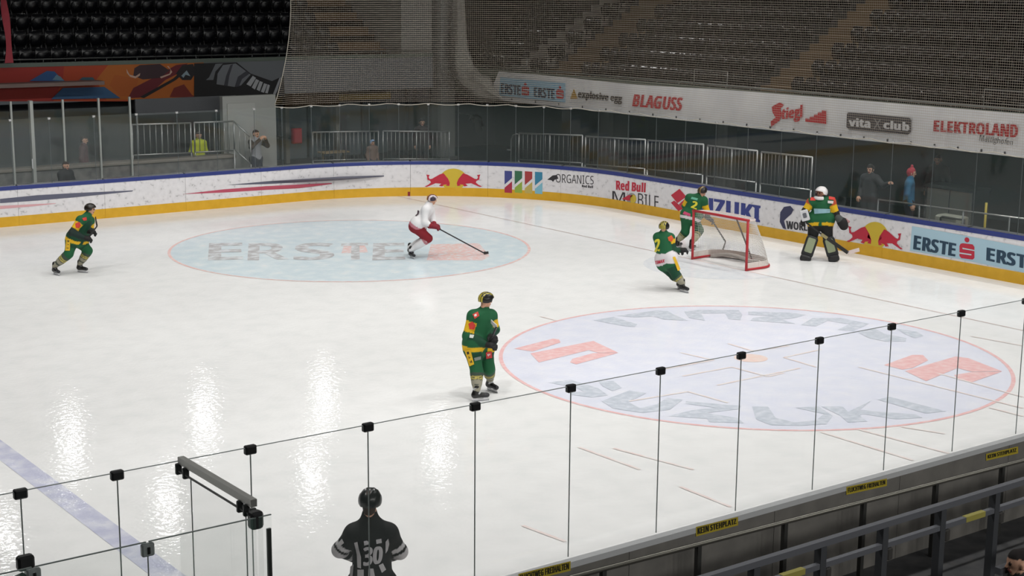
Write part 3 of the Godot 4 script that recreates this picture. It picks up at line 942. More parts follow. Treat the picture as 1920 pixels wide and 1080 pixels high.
# ------------------------------------------------------------------ glass above the boards
func pane_mat() -> StandardMaterial3D:
	if not mats.has("glass"):
		var m := StandardMaterial3D.new()
		m.transparency = BaseMaterial3D.TRANSPARENCY_ALPHA
		m.albedo_color = Color(0.78, 0.87, 0.85, 0.02)
		m.roughness = 0.02
		m.metallic_specular = 0.3
		mats["glass"] = m
	return mats.glass
func glass() -> void:
	var o := thing("safety_glass", "clear glass panes standing on the rink boards of the far side and the end", "glass barrier")
	var clip_mat := mat(225, 225, 225, 0.25, 0.6)
	var spots := []
	for q in [[20, 222], [93, 218], [177, 216], [257, 213], [333, 210], [407, 208], [478, 204], [530, 201], [585, 200], [638, 199], [693, 198], [748, 198], [803, 198], [859, 198], [913, 199], [966, 201], [1018, 203], [1068, 206], [1120, 210]]:
		spots.append(place_of(on_board(q[0], q[1], 0.0)))
	while spots[-1] < S3 - 0.5: spots.append(spots[-1] + 1.22)
	for i in 6: spots.insert(0, spots[0] - 1.25)
	for i in spots.size() - 1:
		var st := mb()
		ribbon(st, spots[i] + 0.005, spots[i + 1] - 0.005, rect_profile(0.06, 0.072, 1.115, GLASS_TOP))
		put("pane", done(st), pane_mat(), o)
	for s in spots:
		var a := along(s)
		var st := mb()
		var bs := Basis(a[1].cross(Vector3.UP), Vector3.UP, a[1])
		slab(st, a[0] - a[1] * 0.066 + Vector3(0, GLASS_TOP - 0.02, 0), bs, 0.08, 0.06, 0.05, 0.012)
		put("clip", done(st), clip_mat, o)
		put("joint_strip", done(bar(a[0] - a[1] * 0.066 + Vector3(0, 1.09, 0), a[0] - a[1] * 0.066 + Vector3(0, GLASS_TOP, 0), 0.014, 0.008)), mat(90, 96, 98, 0.4), o)
	# near side
	var n := thing("safety_glass", "tall clear glass panes with black clips standing on the near boards", "glass barrier")
	var xs := [-24.0, -22.88, -21.76, -21.02, -19.9, -18.8, -17.69, -16.6, -15.48, -14.38, -13.22, -12.05, -10.83, -9.6, -8.4, -7.2, -6.0, -4.8, -3.6]
	for i in xs.size() - 1:
		var st := mb()
		box(st, Vector3(xs[i] + 0.005, 1.2, 14.995), Vector3(xs[i + 1] - 0.005, GLASS_TOP, 15.006))
		put("pane", done(st), pane_mat(), n)
		put("top_trim", done(bar(Vector3(xs[i], GLASS_TOP, 15), Vector3(xs[i + 1], GLASS_TOP, 15), 0.012, 0.005)), mat(150, 158, 158, 0.4), n)
	for x in xs:
		var st := mb()
		slab(st, Vector3(x, GLASS_TOP - 0.02, 15.0), Basis.IDENTITY, 0.1, 0.075, 0.06, 0.012)
		put("clip", done(st), mat(26, 27, 29, 0.4), n)
		put("joint_strip", done(bar(Vector3(x, 1.2, 15), Vector3(x, GLASS_TOP - 0.05, 15), 0.009, 0.007)), mat(112, 120, 118, 0.4), n)

# ------------------------------------------------------------------ stands
const ORDINAL := ["front", "second", "third", "fourth", "fifth", "sixth", "seventh", "eighth"]
func seat_model(called: String, label: String, group: String, shell: Material, frame: Material) -> Node3D:
	var o := thing(called, label, "seat", Vector3.ZERO, group)
	var st := mb()
	st.set_smooth_group(0)
	slab(st, Vector3(0, 0.62, -0.02), Basis.from_euler(Vector3(-0.12, 0, 0)), 0.4, 0.4, 0.035, 0.09, 0.05)
	put("backrest", done(st), shell, o)
	st = mb()
	st.set_smooth_group(0)
	slab(st, Vector3(0, 0.52, 0.12), Basis.from_euler(Vector3(0.25, 0, 0)), 0.39, 0.36, 0.04, 0.1, -0.04)
	put("seat_pan", done(st), shell, o)
	st = mb()
	for x in [-0.17, 0.17]: obox(st, Vector3(x, 0.33, -0.02), Basis.IDENTITY, Vector3(0.03, 0.34, 0.05))
	obox(st, Vector3(0, 0.4, -0.02), Basis.IDENTITY, Vector3(0.4, 0.04, 0.04))
	obox(st, Vector3(0, 0.17, -0.03), Basis.IDENTITY, Vector3(0.4, 0.03, 0.16))
	put("bracket", done(st), frame, o)
	return o

func in_view(p: Vector3, m := 25.0) -> bool:
	var q := to_px(p)
	return q.x > -m and q.x < 1920 + m and q.y > -m and q.y < 1080 + m

func place_seats(proto: Node3D, spots: Array, turn: float, names: Array) -> void:
	for i in spots.size():
		var o: Node3D = proto
		if i > 0:
			o = proto.duplicate()
			o.name = numbered("stadium_seat")
			add_child(o)
		o.position = spots[i]
		o.rotation.y = turn
		o.set_meta("label", names[i])
		o.set_meta("group", names[i].replace(" seat ", " seats "))

func far_stand() -> void:
	# tiers: front edge at z = -20, each 0.8 deep and 0.5 high
	var o := thing("far_tribune", "dark stepped tribune carrying the black seats behind the far boards", "tribune")
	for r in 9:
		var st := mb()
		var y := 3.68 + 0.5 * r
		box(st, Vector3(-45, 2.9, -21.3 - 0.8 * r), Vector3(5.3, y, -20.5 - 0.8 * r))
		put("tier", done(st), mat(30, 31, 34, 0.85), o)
	var st := mb()
	box(st, Vector3(-45, 2.9, -20.5), Vector3(5.3, 3.68, -20.1))
	put("front_floor", done(st), mats.dark_concrete, o)
	# wooden aisle steps
	for r in 8:
		for h in 2:
			st = mb()
			box(st, Vector3(1.95, 3.3 + 0.5 * r, -21.3 - 0.8 * r), Vector3(3.95, 3.72 + 0.5 * r + 0.25 * h, -20.9 + 0.4 * (1 - h) - 0.8 * r))
			put("aisle_step", done(st), mat(96, 72, 44, 0.7), o)
	st = mb()
	box(st, Vector3(4.0, 3.6, -27), Vector3(5.3, 6.9, -20.35))
	put("side_wall", done(st), mat(120, 120, 116, 0.8), o)
	# front wall with the painting
	var wall := thing("painted_wall", "front wall of the far stand painted red and orange with a striped leg and skate", "wall")
	wall.set_meta("kind", "thing")
	st = mb()
	box(st, Vector3(-45, 2.88, -20.1), Vector3(5.1, 3.98, -20.0))
	put("panel", done(st), mat(96, 100, 104, 0.7), wall)
	st = mb()
	box(st, Vector3(-45, 3.98, -20.14), Vector3(5.1, 4.1, -19.98))
	put("coping", done(st), mat(82, 92, 84, 0.6), wall)
	put("rail", done(pole(Vector3(-45, 4.2, -20.06), Vector3(5.1, 4.2, -20.06), 0.022)), mat(120, 122, 122, 0.35, 0.8), wall)
	for i in 50:
		put("rail_post", done(pole(Vector3(-44 + i, 4.08, -20.06), Vector3(-44 + i, 4.2, -20.06), 0.018, 6)), mat(100, 102, 102, 0.4, 0.8), wall)
	var depth := 0
	for pr in [
			[mat(137, 32, 21, 0.7), [-10, 122, 215, 119, 150, 190, -10, 190]],
			[mat(152, 54, 19, 0.7), [120, 121, 215, 119, 262, 119, 240, 190, 100, 190, 118, 150]],
			[mat(160, 86, 24, 0.7), [205, 119, 382, 117, 378, 184, 200, 188, 180, 150]],
			[mat(155, 78, 22, 0.7), [215, 140, 260, 148, 250, 182, 225, 180, 205, 160]],
			[mat(90, 19, 29, 0.7), [240, 184, 250, 165, 285, 147, 330, 122, 352, 119, 340, 135, 310, 150, 290, 168, 262, 183]],
			[mat(104, 32, 24, 0.7), [318, 182, 326, 165, 345, 158, 360, 178, 372, 183]],
			[mat(49, 29, 36, 0.7), [252, 128, 262, 122, 300, 120, 318, 132, 300, 146, 268, 149, 250, 142]],
			[mat(177, 147, 131, 0.7), [237, 129, 243, 140, 254, 143, 263, 137, 262, 142, 254, 147, 244, 144, 238, 137]],
			[mat(177, 147, 131, 0.7), [300, 144, 318, 138, 320, 131, 313, 124, 316, 124, 323, 135, 319, 140, 302, 147]],
			[mat(21, 18, 21, 0.7), [262, 182, 325, 147, 333, 140, 338, 143, 330, 150, 270, 184]],
			[mat(24, 21, 24, 0.7), [330, 138, 342, 122, 362, 120, 368, 135, 358, 150, 342, 150]],
			[mat(122, 139, 147, 0.7), [340, 142, 350, 132, 357, 143, 348, 140, 344, 146]],
			[mat(16, 16, 19, 0.7), [364, 119, 444, 117, 470, 138, 510, 152, 532, 142, 534, 180, 364, 182]],
			[mat(96, 100, 104, 0.7), [392, 145, 404, 120, 418, 119, 404, 134, 400, 150, 386, 150]],
			[mat(104, 108, 113, 0.7), [406, 158, 408, 138, 418, 122, 442, 119, 470, 140, 452, 160, 440, 163]],
			[mat(54, 55, 62, 0.7), [420, 160, 424, 142, 432, 122, 437, 120, 430, 142, 427, 161]],
			[mat(54, 55, 62, 0.7), [440, 163, 446, 144, 462, 133, 468, 138, 454, 148, 448, 162]],
			[mat(155, 157, 160, 0.7), [462, 158, 474, 142, 480, 146, 470, 162], [472, 164, 480, 148, 486, 151, 478, 168], [481, 168, 487, 152, 493, 154, 487, 171], [489, 172, 495, 156, 501, 158, 495, 174], [497, 174, 502, 158, 506, 160, 502, 175]],
			[mat(139, 141, 145, 0.7), [512, 176, 524, 146, 528, 144, 520, 170, 516, 178]],
			[mat(32, 72, 121, 0.7), [55, 152, 72, 142, 88, 133, 102, 134, 110, 142, 122, 152]],
			[mat(90, 122, 139, 0.7), [98, 150, 106, 140, 114, 144, 120, 151]],
			[mat(47, 78, 91, 0.7), [148, 150, 155, 145, 174, 145, 178, 150]],
			[mat(42, 78, 114, 0.7), [96, 186, 118, 165, 196, 163, 226, 184]]]:
		depth += 1
		var z := -20.0 + 0.002 * depth
		var flats: Array = pr.slice(1)
		printed("mural_paint", flats, func(px: float, py: float) -> Vector3: return on_z(px, py, z), pr[0], wall)
	# seats
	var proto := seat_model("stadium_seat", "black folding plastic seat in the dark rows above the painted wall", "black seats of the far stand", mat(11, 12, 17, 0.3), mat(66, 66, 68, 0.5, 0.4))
	var spots := []
	var names := []
	for r in 6:
		for i in 60:
			var p := Vector3(-20 + 0.49 * i + (0.12 if r % 2 else 0.0), 3.68 + 0.5 * r, -20.95 - 0.8 * r)
			if p.x < 1.75 and in_view(p + Vector3(0, 0.6, 0), 10.0):
				spots.append(p)
				names.append("black folding plastic seat in the %s row above the painted wall" % ORDINAL[r] + (", behind the net" if p.x > -1.0 else ""))
	place_seats(proto, spots, 0.0, names)
	# red ribbon hanging from the roof
	var rib := thing("hanging_ribbon", "faded red ribbon hanging down in front of the black seats", "ribbon", on_z(12, 110, -19.5))
	st = mb()
	var rings := []
	for i in 14:
		var t := i / 13.0
		var c: Vector3 = on_z(lerpf(17, 3, t) + 2.0 * sin(t * 7.0), 118 - 190 * t, -19.5) - rib.position
		var w := 0.06 + 0.07 * (1.0 - t) - 0.04 * sin(t * 9.0)
		var tw := t * 1.6
		var d := Vector3(cos(tw), 0, sin(tw) * 0.6)
		rings.append([c - d * w, c - d * w + Vector3(0, 0, 0.01), c + d * w + Vector3(0, 0, 0.01), c + d * w])
	loft(st, rings, true)
	put("cloth", done(st), mat(150, 52, 62, 0.8), rib)

func end_stand() -> void:
	var o := thing("end_tribune", "dark stepped tribune with brown wooden aisles behind the end boards", "tribune")
	for r in 11:
		var st := mb()
		box(st, Vector3(6.9 + 0.8 * r, 2.75, -21), Vector3(7.7 + 0.8 * r, 3.2 + 0.47 * r, 24))
		put("tier", done(st), mat(36, 34, 33, 0.8), o)
	var st := mb()
	box(st, Vector3(6.45, 2.75, -21), Vector3(6.9, 3.2, 24))
	put("front_floor", done(st), mats.dark_concrete, o)
	for e in [[-16.0, -14.2, mat(92, 72, 46, 0.7)], [-5.95, -4.75, mat(92, 72, 46, 0.7)], [-18.2, -17.2, mat(120, 116, 110, 0.7)], [6.6, 7.8, mat(92, 72, 46, 0.7)]]:
		for r in 10:
			for h in 2:
				st = mb()
				box(st, Vector3(6.9 + 0.8 * r - 0.4 * (1 - h), 3.0 + 0.47 * r, e[0]), Vector3(7.7 + 0.8 * r, 3.22 + 0.47 * r + 0.235 * h - (0.235 if r == 0 else 0.0), e[1]))
				put("aisle_step", done(st), e[2], o)
	# parapet, rail and the guard frames at the heads of the aisles
	st = mb()
	box(st, Vector3(6.35, 2.6, -21), Vector3(6.5, 3.6, 24))
	put("parapet", done(st), mat(84, 92, 82, 0.6), o)
	put("rail", done(pole(Vector3(6.42, 3.68, -21), Vector3(6.42, 3.68, 24), 0.022)), mat(170, 172, 170, 0.3, 0.85), o)
	for i in 45: put("rail_post", done(pole(Vector3(6.42, 3.58, -20.5 + i), Vector3(6.42, 3.68, -20.5 + i), 0.016, 6)), mat(120, 122, 120, 0.4, 0.8), o)
	for q in [[945, 988, 105, 132], [1302, 1364, 130, 158], [1846, 1975, 167, 200]]:
		var a := on_x(q[0], q[2], 6.42); var b := on_x(q[1], q[2] + (q[1] - q[0]) * 0.07, 6.42)
		var f := thing("guard_frame", "thin grey steel guard frame on the end stand parapet " + ["beside the grey aisle", "in front of the shiny seats", "above the red shop lettering"][[945, 1302, 1846].find(q[0])], "guard rail", Vector3(6.42, 3.6, a.z))
		st = mb()
		st.set_smooth_group(0)
		tube(st, [Vector3.ZERO, Vector3(0, a.y - 3.6, 0), Vector3(0, a.y - 3.6, b.z - a.z), Vector3(0, 0, b.z - a.z)], 0.018, 6)
		put("frame", done(st), mat(130, 130, 128, 0.35, 0.8), f)
		put("cross_bar", done(pole(Vector3(0, (a.y - 3.6) * 0.35, 0), Vector3(0, (a.y - 3.6) * 0.35, b.z - a.z), 0.014, 6)), mat(130, 130, 128, 0.35, 0.8), f)
	# seats
	var proto := seat_model("stadium_seat", "dark brown glossy plastic seat in the rows above the white banner", "brown seats of the end stand", mat(28, 24, 24, 0.16), mat(50, 48, 48, 0.5, 0.4))
	var spots := []
	var names := []
	for r in 8:
		for i in 70:
			var z := -21.0 + 0.475 * i
			if (z > -16.2 and z < -14.0) or (z > -6.15 and z < -4.55) or (z > -18.4 and z < -17.0) or z > 6.4: continue
			var p := Vector3(7.22 + 0.8 * r, 3.2 + 0.47 * r, z)
			if in_view(p + Vector3(0, 0.6, 0), 8.0) and spots.size() < 300:
				spots.append(p)
				names.append("dark brown seat in the %s row above the banner, %s" % [ORDINAL[r], "beyond the grey aisle" if z < -17.5 else "between grey and brown aisle" if z < -15.0 else "between the two brown aisles" if z < -5.0 else "past the second brown aisle"])
	place_seats(proto, spots, -PI / 2, names)
	banner()

# white sponsor banner along the parapet
func banner() -> void:
	var X := 6.3
	var o := thing("sponsor_banner", "long white sponsor banner hung along the front of the end stand", "banner", Vector3(X, 2.6, -17.5))
	var st := mb()
	var rows := []
	var n := 60
	for i in n + 1:
		var px := lerpf(935, 2050, i / float(n))
		var top := on_x(px, 134 + (px - 935) * 0.0805 + 4.0 * exp(-pow((px - 1190) / 110.0, 2)), X)
		var pb := px - (19.0 if i == 0 else 0.0)
		var bot := on_x(pb, 186 + (pb - 916) * 0.1095, X)
		var bulge := 0.012 * sin(i * 1.7) + 0.01 * sin(i * 0.63)
		rows.append([top - o.position, top.lerp(bot, 0.5) - o.position + Vector3(-0.02 + bulge, 0, 0), bot - o.position + Vector3(-0.01 + bulge, 0, 0)])
	for i in n:
		for k in 2:
			for b in [0.0, 0.006]:
				var off := Vector3(b, 0, 0)
				quad(st, rows[i][k] + off, rows[i][k + 1] + off, rows[i + 1][k + 1] + off, rows[i + 1][k] + off)
	var cloth := grained([[0.0, rgb(216, 216, 218)], [1.0, rgb(234, 233, 232)]], 0.01, 0.2, 0.6, 51)
	put("cloth", done(st), cloth, o)
	for i in 24:
		var px := 960 + 44 * i
		var p := on_x(px, 186 + (px - 916) * 0.1095 - 5, X - 0.03) - o.position
		st = mb()
		slab(st, p, Basis(Vector3.FORWARD, Vector3.UP, Vector3.RIGHT), 0.05, 0.07, 0.02, 0.01)
		put("clip", done(st), mat(70, 70, 72, 0.5), o)
	var off := -o.position
	var W := func(px: float, py: float) -> Vector3: return on_x(px, py, X - 0.055) + off
	var W2 := func(px: float, py: float) -> Vector3: return on_x(px, py, X - 0.065) + off
	var red := mat(186, 40, 48, 0.6)
	var navy := mat(36, 54, 80, 0.6)
	var ink := mat(52, 46, 46, 0.6)
	printed("advert_field", [[938, 145, 1060, 156, 1060, 192, 936, 179]], W, mat(158, 200, 224, 0.6), o)
	letters("ERSTE", [939, 156, 976, 160, 976, 179, 939, 175], W2, bold, navy, o)
	letters("ERSTE", [1001, 163, 1040, 167, 1040, 186, 1001, 181], W2, bold, navy, o)
	emblem(o, 985, 168, 7, 12, 0.1, W2, red, mat(190, 205, 215, 0.6))
	emblem(o, 1050, 174, 7, 12, 0.1, W2, red, mat(190, 205, 215, 0.6))
	printed("triangle_print", [[1076, 166, 1083, 185, 1069, 185]], W, mat(178, 140, 60, 0.6), o)
	letters("explosive egg", [1084, 169, 1167, 178, 1166, 196, 1083, 187], W, bold, ink, o)
	letters("BLAGUSS", [1189, 177, 1281, 183, 1277, 208, 1185, 199], W, bold, red, o)
	printed("brush_letter", [[1447, 200, 1462, 192, 1470, 197, 1463, 204, 1466, 214, 1462, 226, 1446, 238, 1445, 228, 1454, 220, 1448, 210]], W, red, o)
	letters("tiegl", [1466, 203, 1505, 196, 1504, 228, 1463, 230], W, bold, red, o)
	printed("stairs_print", [[1510, 222, 1518, 223, 1518, 219, 1526, 219, 1526, 215, 1533, 215, 1533, 211, 1541, 211, 1541, 207, 1549, 208, 1549, 233, 1510, 228]], W, red, o)
	printed("label_print", [[1590, 211, 1596, 211, 1705, 221, 1709, 225, 1708, 248, 1702, 253, 1592, 243, 1587, 238, 1588, 214]], W, mat(70, 66, 68, 0.6), o)
	letters("vita", [1591, 221, 1632, 223, 1632, 240, 1591, 236], W2, bold, mat(205, 204, 204, 0.6), o)
	letters("X", [1638, 222, 1652, 224, 1652, 243, 1638, 241], W2, plain, mat(130, 128, 128, 0.6), o)
	letters("club", [1657, 226, 1705, 229, 1705, 246, 1656, 241], W2, bold, mat(205, 204, 204, 0.6), o)
	letters("ELEKTROLAND", [1751, 226, 1909, 234, 1908, 258, 1750, 246], W, bold, mat(168, 44, 48, 0.6), o)
	letters("Mattighofen", [1838, 252, 1900, 262, 1898, 275, 1835, 268], W, plain, ink, o)

# net of thin cords from the glass up to the roof, round the corner and along the end
func safety_net() -> void:
	var o := thing("safety_net", "fine grey protective net hanging above the glass in the corner and along the end", "net", Vector3(-3.8, 2.9, FAR_Z))
	var edge := func(y: float) -> float:
		var t := clampf((y - 2.94) / 3.1, 0.0, 1.0)
		return lerpf(-3.83, -3.22, 1.0 - pow(1.0 - t, 1.9))
	var cords := mb()
	var dy := 0.06
	var top := 9.0
	var y := 2.96
	var s_end := S3 + 2.0
	while y < top:
		var pts := []
		var s: float = edge.call(y) + 34.0
		while s < s_end:
			var a := along(s)
			pts.append(a[0] - a[1] * 0.07 + Vector3(0, y, 0) - o.position)
			s += 0.55 if s < S2 + 0.6 else 4.0
		var a2 := along(s_end)
		pts.append(a2[0] - a2[1] * 0.07 + Vector3(0, y, 0) - o.position)
		tube(cords, pts, 0.004, 3, false)
		y += dy
	var sv: float = 34.0 - 3.2
	while sv < s_end:
		var a := along(sv)
		var p: Vector3 = a[0] - a[1] * 0.07 - o.position
		tube(cords, [p + Vector3(0, 2.9, 0), p + Vector3(0, top, 0)], 0.0018, 3, false)
		sv += dy
	put("mesh", done(cords), mat(186, 175, 160, 0.8), o).set_meta("kind", "stuff")
	# hem cord that sags between the clips, and the free edge
	var st := mb()
	st.set_smooth_group(0)
	var pts := []
	for i in 29:
		var yy := lerpf(top, 2.95, i / 28.0)
		var a := along(34.0 + edge.call(yy))
		pts.append(a[0] - a[1] * 0.07 + Vector3(0, yy, 0) - o.position)
	tube(st, pts, 0.012, 5)
	put("edge_cord", done(st), mat(178, 172, 160, 0.8), o)
	st = mb()
	pts = []
	var s: float = 34.0 - 3.83
	while s < s_end:
		var a := along(s)
		pts.append(a[0] - a[1] * 0.05 + Vector3(0, 2.9 - 0.06 * absf(sin((s - 30.2) * PI / 1.22)), 0) - o.position)
		s += 0.2
	st.set_smooth_group(0)
	tube(st, pts, 0.013, 5)
	put("hem_cord", done(st), mat(190, 184, 172, 0.8), o)
	for i in 8:
		var a := along(31.2 + 4.0 * i)
		var p: Vector3 = a[0] - a[1] * 0.07 - o.position
		put("suspension_cord", done(pole(p + Vector3(0, top - 0.1, 0), p + Vector3(0, 14.99, 0), 0.01, 5)), mat(120, 116, 110, 0.8), o)

# steel crowd barrier: top and bottom rail, uprights, legs down to the floor
func barrier(label: String, a: Vector3, b: Vector3, h: float, floor_y: float, bars: int, group := "", slim := 1.0) -> Node3D:
	var o := thing("crowd_barrier", label, "barrier", Vector3(a.x, floor_y, a.z), group)
	var steel := mat(176, 178, 178, 0.32, 0.75)
	var p := a - o.position; var q := b - o.position
	var d := Vector3(0, -h, 0)
	put("top_rail", done(pole(p, q, 0.026)), steel, o)
	put("bottom_rail", done(pole(p + d, q + d, 0.022)), steel, o)
	for i in bars + 1:
		var t := p.lerp(q, float(i) / bars)
		var thick := 0.024 if i == 0 or i == bars or i * 2 == bars else 0.011 * slim
		put("bar", done(pole(t, t + d, thick, 6)), steel, o)
	for t in [p, q]: put("leg", done(pole(t + d, Vector3(t.x, 0, t.z), 0.024)), steel, o)
	return o

func concourse() -> void:
	# raised walkway floor round the rink
	var st := mb()
	box(st, Vector3(-45, -0.2, -34.6), Vector3(23.6, 0.2, -15.25))
	struct("floor_walkway_far", st, mats.dark_concrete, "dark concrete walkway behind the far boards")
	st = mb()
	box(st, Vector3(4.25, -0.2, -15.25), Vector3(23.6, 0.2, 24))
	struct("floor_walkway_end", st, mats.dark_concrete, "dark concrete walkway behind the end boards")
	# walls under the stands
	st = mb()
	box(st, Vector3(-45, 0.2, -24.4), Vector3(7, 2.88, -24))
	struct("wall_under_far_stand", st, mat(92, 94, 98, 0.8), "grey wall under the far stand")
	st = mb()
	box(st, Vector3(10.6, 0.2, -24), Vector3(11, 2.75, 24))
	struct("wall_under_end_stand", st, mat(84, 94, 100, 0.8), "blue grey wall under the end stand")
	st = mb()
	box(st, Vector3(6.5, 0.2, -24.2), Vector3(11, 2.75, -23.8))
	struct("wall_corner", st, mat(96, 98, 104, 0.8), "grey wall closing the corner under the stands")
	# yellow band over the kiosk front, kiosk doors
	var kb := thing("kiosk_front", "yellow lintel and grey panels of a kiosk under the far stand", "kiosk", Vector3(-1.5, 0.2, -23.6))
	st = mb()
	box(st, Vector3(0, 2.05, -0.3), Vector3(7.0, 2.3, 0.15))
	put("lintel", done(st), mat(166, 138, 62, 0.7), kb)
	for i in 6:
		st = mb()
		slab(st, Vector3(0.6 + 1.15 * i, 1.0, 0.0), Basis.IDENTITY, 1.05, 2.0, 0.06, 0.02)
		put("panel", done(st), [mat(104, 112, 118, 0.5), mat(76, 86, 92, 0.5)][i % 2], kb)
	var dr := thing("doorway_surround", "brown boarded doorway under the far stand beside the net edge", "doorway", on_z(590, 300, -22.5) * Vector3(1, 0, 1) + Vector3(0, 0.2, 0))
	st = mb()
	box(st, Vector3(-1.2, 2.0, -0.1), Vector3(1.0, 2.68, 0.1))
	put("header", done(st), mat(92, 74, 54, 0.7), dr)
	st = mb()
	box(st, Vector3(-1.2, 0, -0.1), Vector3(-1.05, 2.0, 0.1)); box(st, Vector3(0.85, 0, -0.1), Vector3(1.0, 2.0, 0.1))
	put("jamb", done(st), mat(120, 118, 112, 0.7), dr)
	# columns holding the stands
	for q in [[6.0, -20.7, 0.35, "wide grey concrete column in the corner between the stands", 9.0], [8.2, -13.6, 0.4, "pale square column under the end stand behind the barriers", 2.75], [8.6, -8.6, 0.25, "slim grey column under the end stand below the red company lettering", 2.75]]:
		var c := thing("column", q[3], "column", Vector3(q[0], 0.2, q[1]))
		st = mb()
		slab(st, Vector3(0, q[4] / 2 - 0.1, 0), Basis(Vector3.RIGHT, Vector3.FORWARD, Vector3.UP) if false else Basis.IDENTITY, q[2] * 2, q[4] - 0.2, q[2] * 2, 0.04)
		put("shaft", done(st), mat(126, 128, 126, 0.8), c)
		st = mb()
		box(st, Vector3(-q[2] - 0.05, -0.0, -q[2] - 0.05), Vector3(q[2] + 0.05, 0.12, q[2] + 0.05))
		put("foot", done(st), mat(100, 100, 98, 0.8), c)
	# bundled tarpaulin in the corner
	var tp := thing("bundled_tarpaulin", "crumpled pale grey tarpaulin bundled at the corner column beside the banner end", "tarpaulin", on_x(880, 185, 6.0))
	st = mb()
	st.set_smooth_group(0)
	var rings := []
	var rng := RandomNumberGenerator.new()
	rng.seed = 4
	var spine := [[858, -40, 0.2], [860, 40, 0.26], [862, 90, 0.34], [868, 125, 0.46], [880, 145, 0.6], [893, 158, 0.58], [907, 167, 0.45], [920, 175, 0.27], [931, 181, 0.12], [940, 184, 0.04]]
	for i in spine.size() * 3 - 2:
		var k := i / 3; var f := (i % 3) / 3.0
		var a: Array = spine[k]; var b: Array = spine[mini(k + 1, spine.size() - 1)]
		var c: Vector3 = on_x(lerpf(a[0], b[0], f), lerpf(a[1], b[1], f), 6.0) - tp.position
		var r: float = lerpf(a[2], b[2], f)
		var bent := clampf((i - 10) / 8.0, 0.0, 1.0)
		var ring := []
		for n in 22:
			var an := TAU * n / 22.0
			var rr := r * (1.0 + 0.16 * sin(an * 5.0 + i * 0.35) + 0.1 * sin(an * 9.0 - i * 0.5) + rng.randf_range(-0.03, 0.03))
			ring.append(c + Vector3(0, -sin(an) * rr * bent, 0) + Vector3(cos(an) * rr * 0.8, 0, sin(an) * rr * (1.0 - bent) * -1.0 + 0.0))
		rings.append(ring)
	loft(st, rings, true)
	put("sheet", done(st), mat(126, 125, 119, 0.75), tp)
	# pale partition with a door leaf
	var pw := thing("partition_wall", "pale grey partition wall with a closed door leaf behind the far boards", "partition", Vector3(-4.4, 0.2, -17.5))
	st = mb()
	box(st, Vector3(0, 0, -0.1), Vector3(1.83, 2.87, 0.1))
	put("panel", done(st), mat(150, 152, 148, 0.7), pw)
	st = mb()
	slab(st, Vector3(0.62, 1.35, 0.115), Basis.IDENTITY, 0.95, 2.6, 0.03, 0.02)
	put("door_leaf", done(st), mat(158, 160, 156, 0.6), pw)
	st = mb()
	slab(st, Vector3(0.98, 1.1, 0.15), Basis.IDENTITY, 0.12, 0.03, 0.03, 0.01)
	put("handle", done(st), mat(180, 180, 180, 0.3, 0.9), pw)
	# low wall, dark panel above
	var lw := thing("low_wall", "low brownish grey wall carrying the barriers behind the far boards", "wall", Vector3(-12, 0.2, -17.0))
	lw.set_meta("kind", "thing")
	st = mb()
	box(st, Vector3(0.0, 0, -0.3), Vector3(7.7, 1.02, 0.1))
	put("body", done(st), mats.concrete, lw)
	st = mb()
	slab(st, Vector3(3.85, 1.07, -0.1), Basis(Vector3.RIGHT, Vector3.BACK, Vector3.DOWN), 7.8, 0.5, 0.1, 0.02)
	put("capping", done(st), mat(128, 122, 114, 0.7), lw)
	var dp := thing("fascia_panel", "dark grey fascia panel under the painted wall above the barriers", "panel", Vector3(-6.4, 2.5, -18.6))
	st = mb()
	slab(st, Vector3(1.35, 0.25, 0), Basis.IDENTITY, 3.4, 0.5, 0.08, 0.01)
	put("board", done(st), mat(78, 80, 84, 0.7), dp)
	put("post", done(pole(Vector3(-0.3, -2.3, 0), Vector3(-0.3, 0.5, 0), 0.04)), mat(110, 112, 112, 0.5, 0.5), dp)
	put("post", done(pole(Vector3(3.0, -2.3, 0), Vector3(3.0, 0.5, 0), 0.04)), mat(110, 112, 112, 0.5, 0.5), dp)
	# glazed bench enclosure with white posts and a flat canopy
	var be := thing("bench_enclosure", "glazed enclosure with pale posts under a flat canopy behind the far boards", "enclosure", Vector3(-13, 0.2, -16.83))
	var xs := []
	for px in [-40, 18, 55, 115, 182, 240]: xs.append(on_z(px, 230, -17.0).x + 13.0)
	for i in xs.size():
		put("post", done(bar(Vector3(xs[i], 0, 0), Vector3(xs[i], 3.02, 0), 0.09 if i == 2 else 0.05, 0.16 if i == 2 else 0.07)), mat(172, 176, 172, 0.5), be)
		if i > 0:
			st = mb()
			box(st, Vector3(xs[i - 1] + 0.05, 1.1, -0.006), Vector3(xs[i] - 0.05, 2.75, 0.006))
			put("pane", done(st), pane_mat(), be)
	st = mb()
	var ct := on_z(196, 152, -19.3) - be.position
	var cl := on_z(196, 159, -19.3) - be.position
	box(st, Vector3(-5, cl.y, -3.12), Vector3(ct.x, ct.y, -2.47))
	put("canopy", done(st), mat(112, 94, 88, 0.6), be)
	st = mb()
	box(st, Vector3(-3, 2.5, -2.6), Vector3(-0.15, 2.95, -2.4))
	put("back_panel", done(st), mat(160, 164, 152, 0.7), be)
	st = mb()
	slab(st, Vector3(xs[2] - 0.02, 1.25, 0.07), Basis.IDENTITY, 0.1, 0.28, 0.012, 0.01)
	put("notice", done(st), mat(226, 228, 232, 0.6), be)
	# barriers
	barrier("steel crowd barrier on the low wall next to the glazed enclosure", on_z(247, 234, -17.05), on_z(357, 230.5, -17.05), 0.9, 1.3, 10)
	barrier("steel crowd barrier on the low wall in front of the pale partition", on_z(364, 230, -17.05), on_z(438, 227.5, -17.05), 0.9, 1.3, 8)
	var sl := barrier("short steel barrier sloping down beside the pale partition", on_z(438, 228, -16.7), on_z(469, 256, -16.4), 0.85, 0.2, 3)
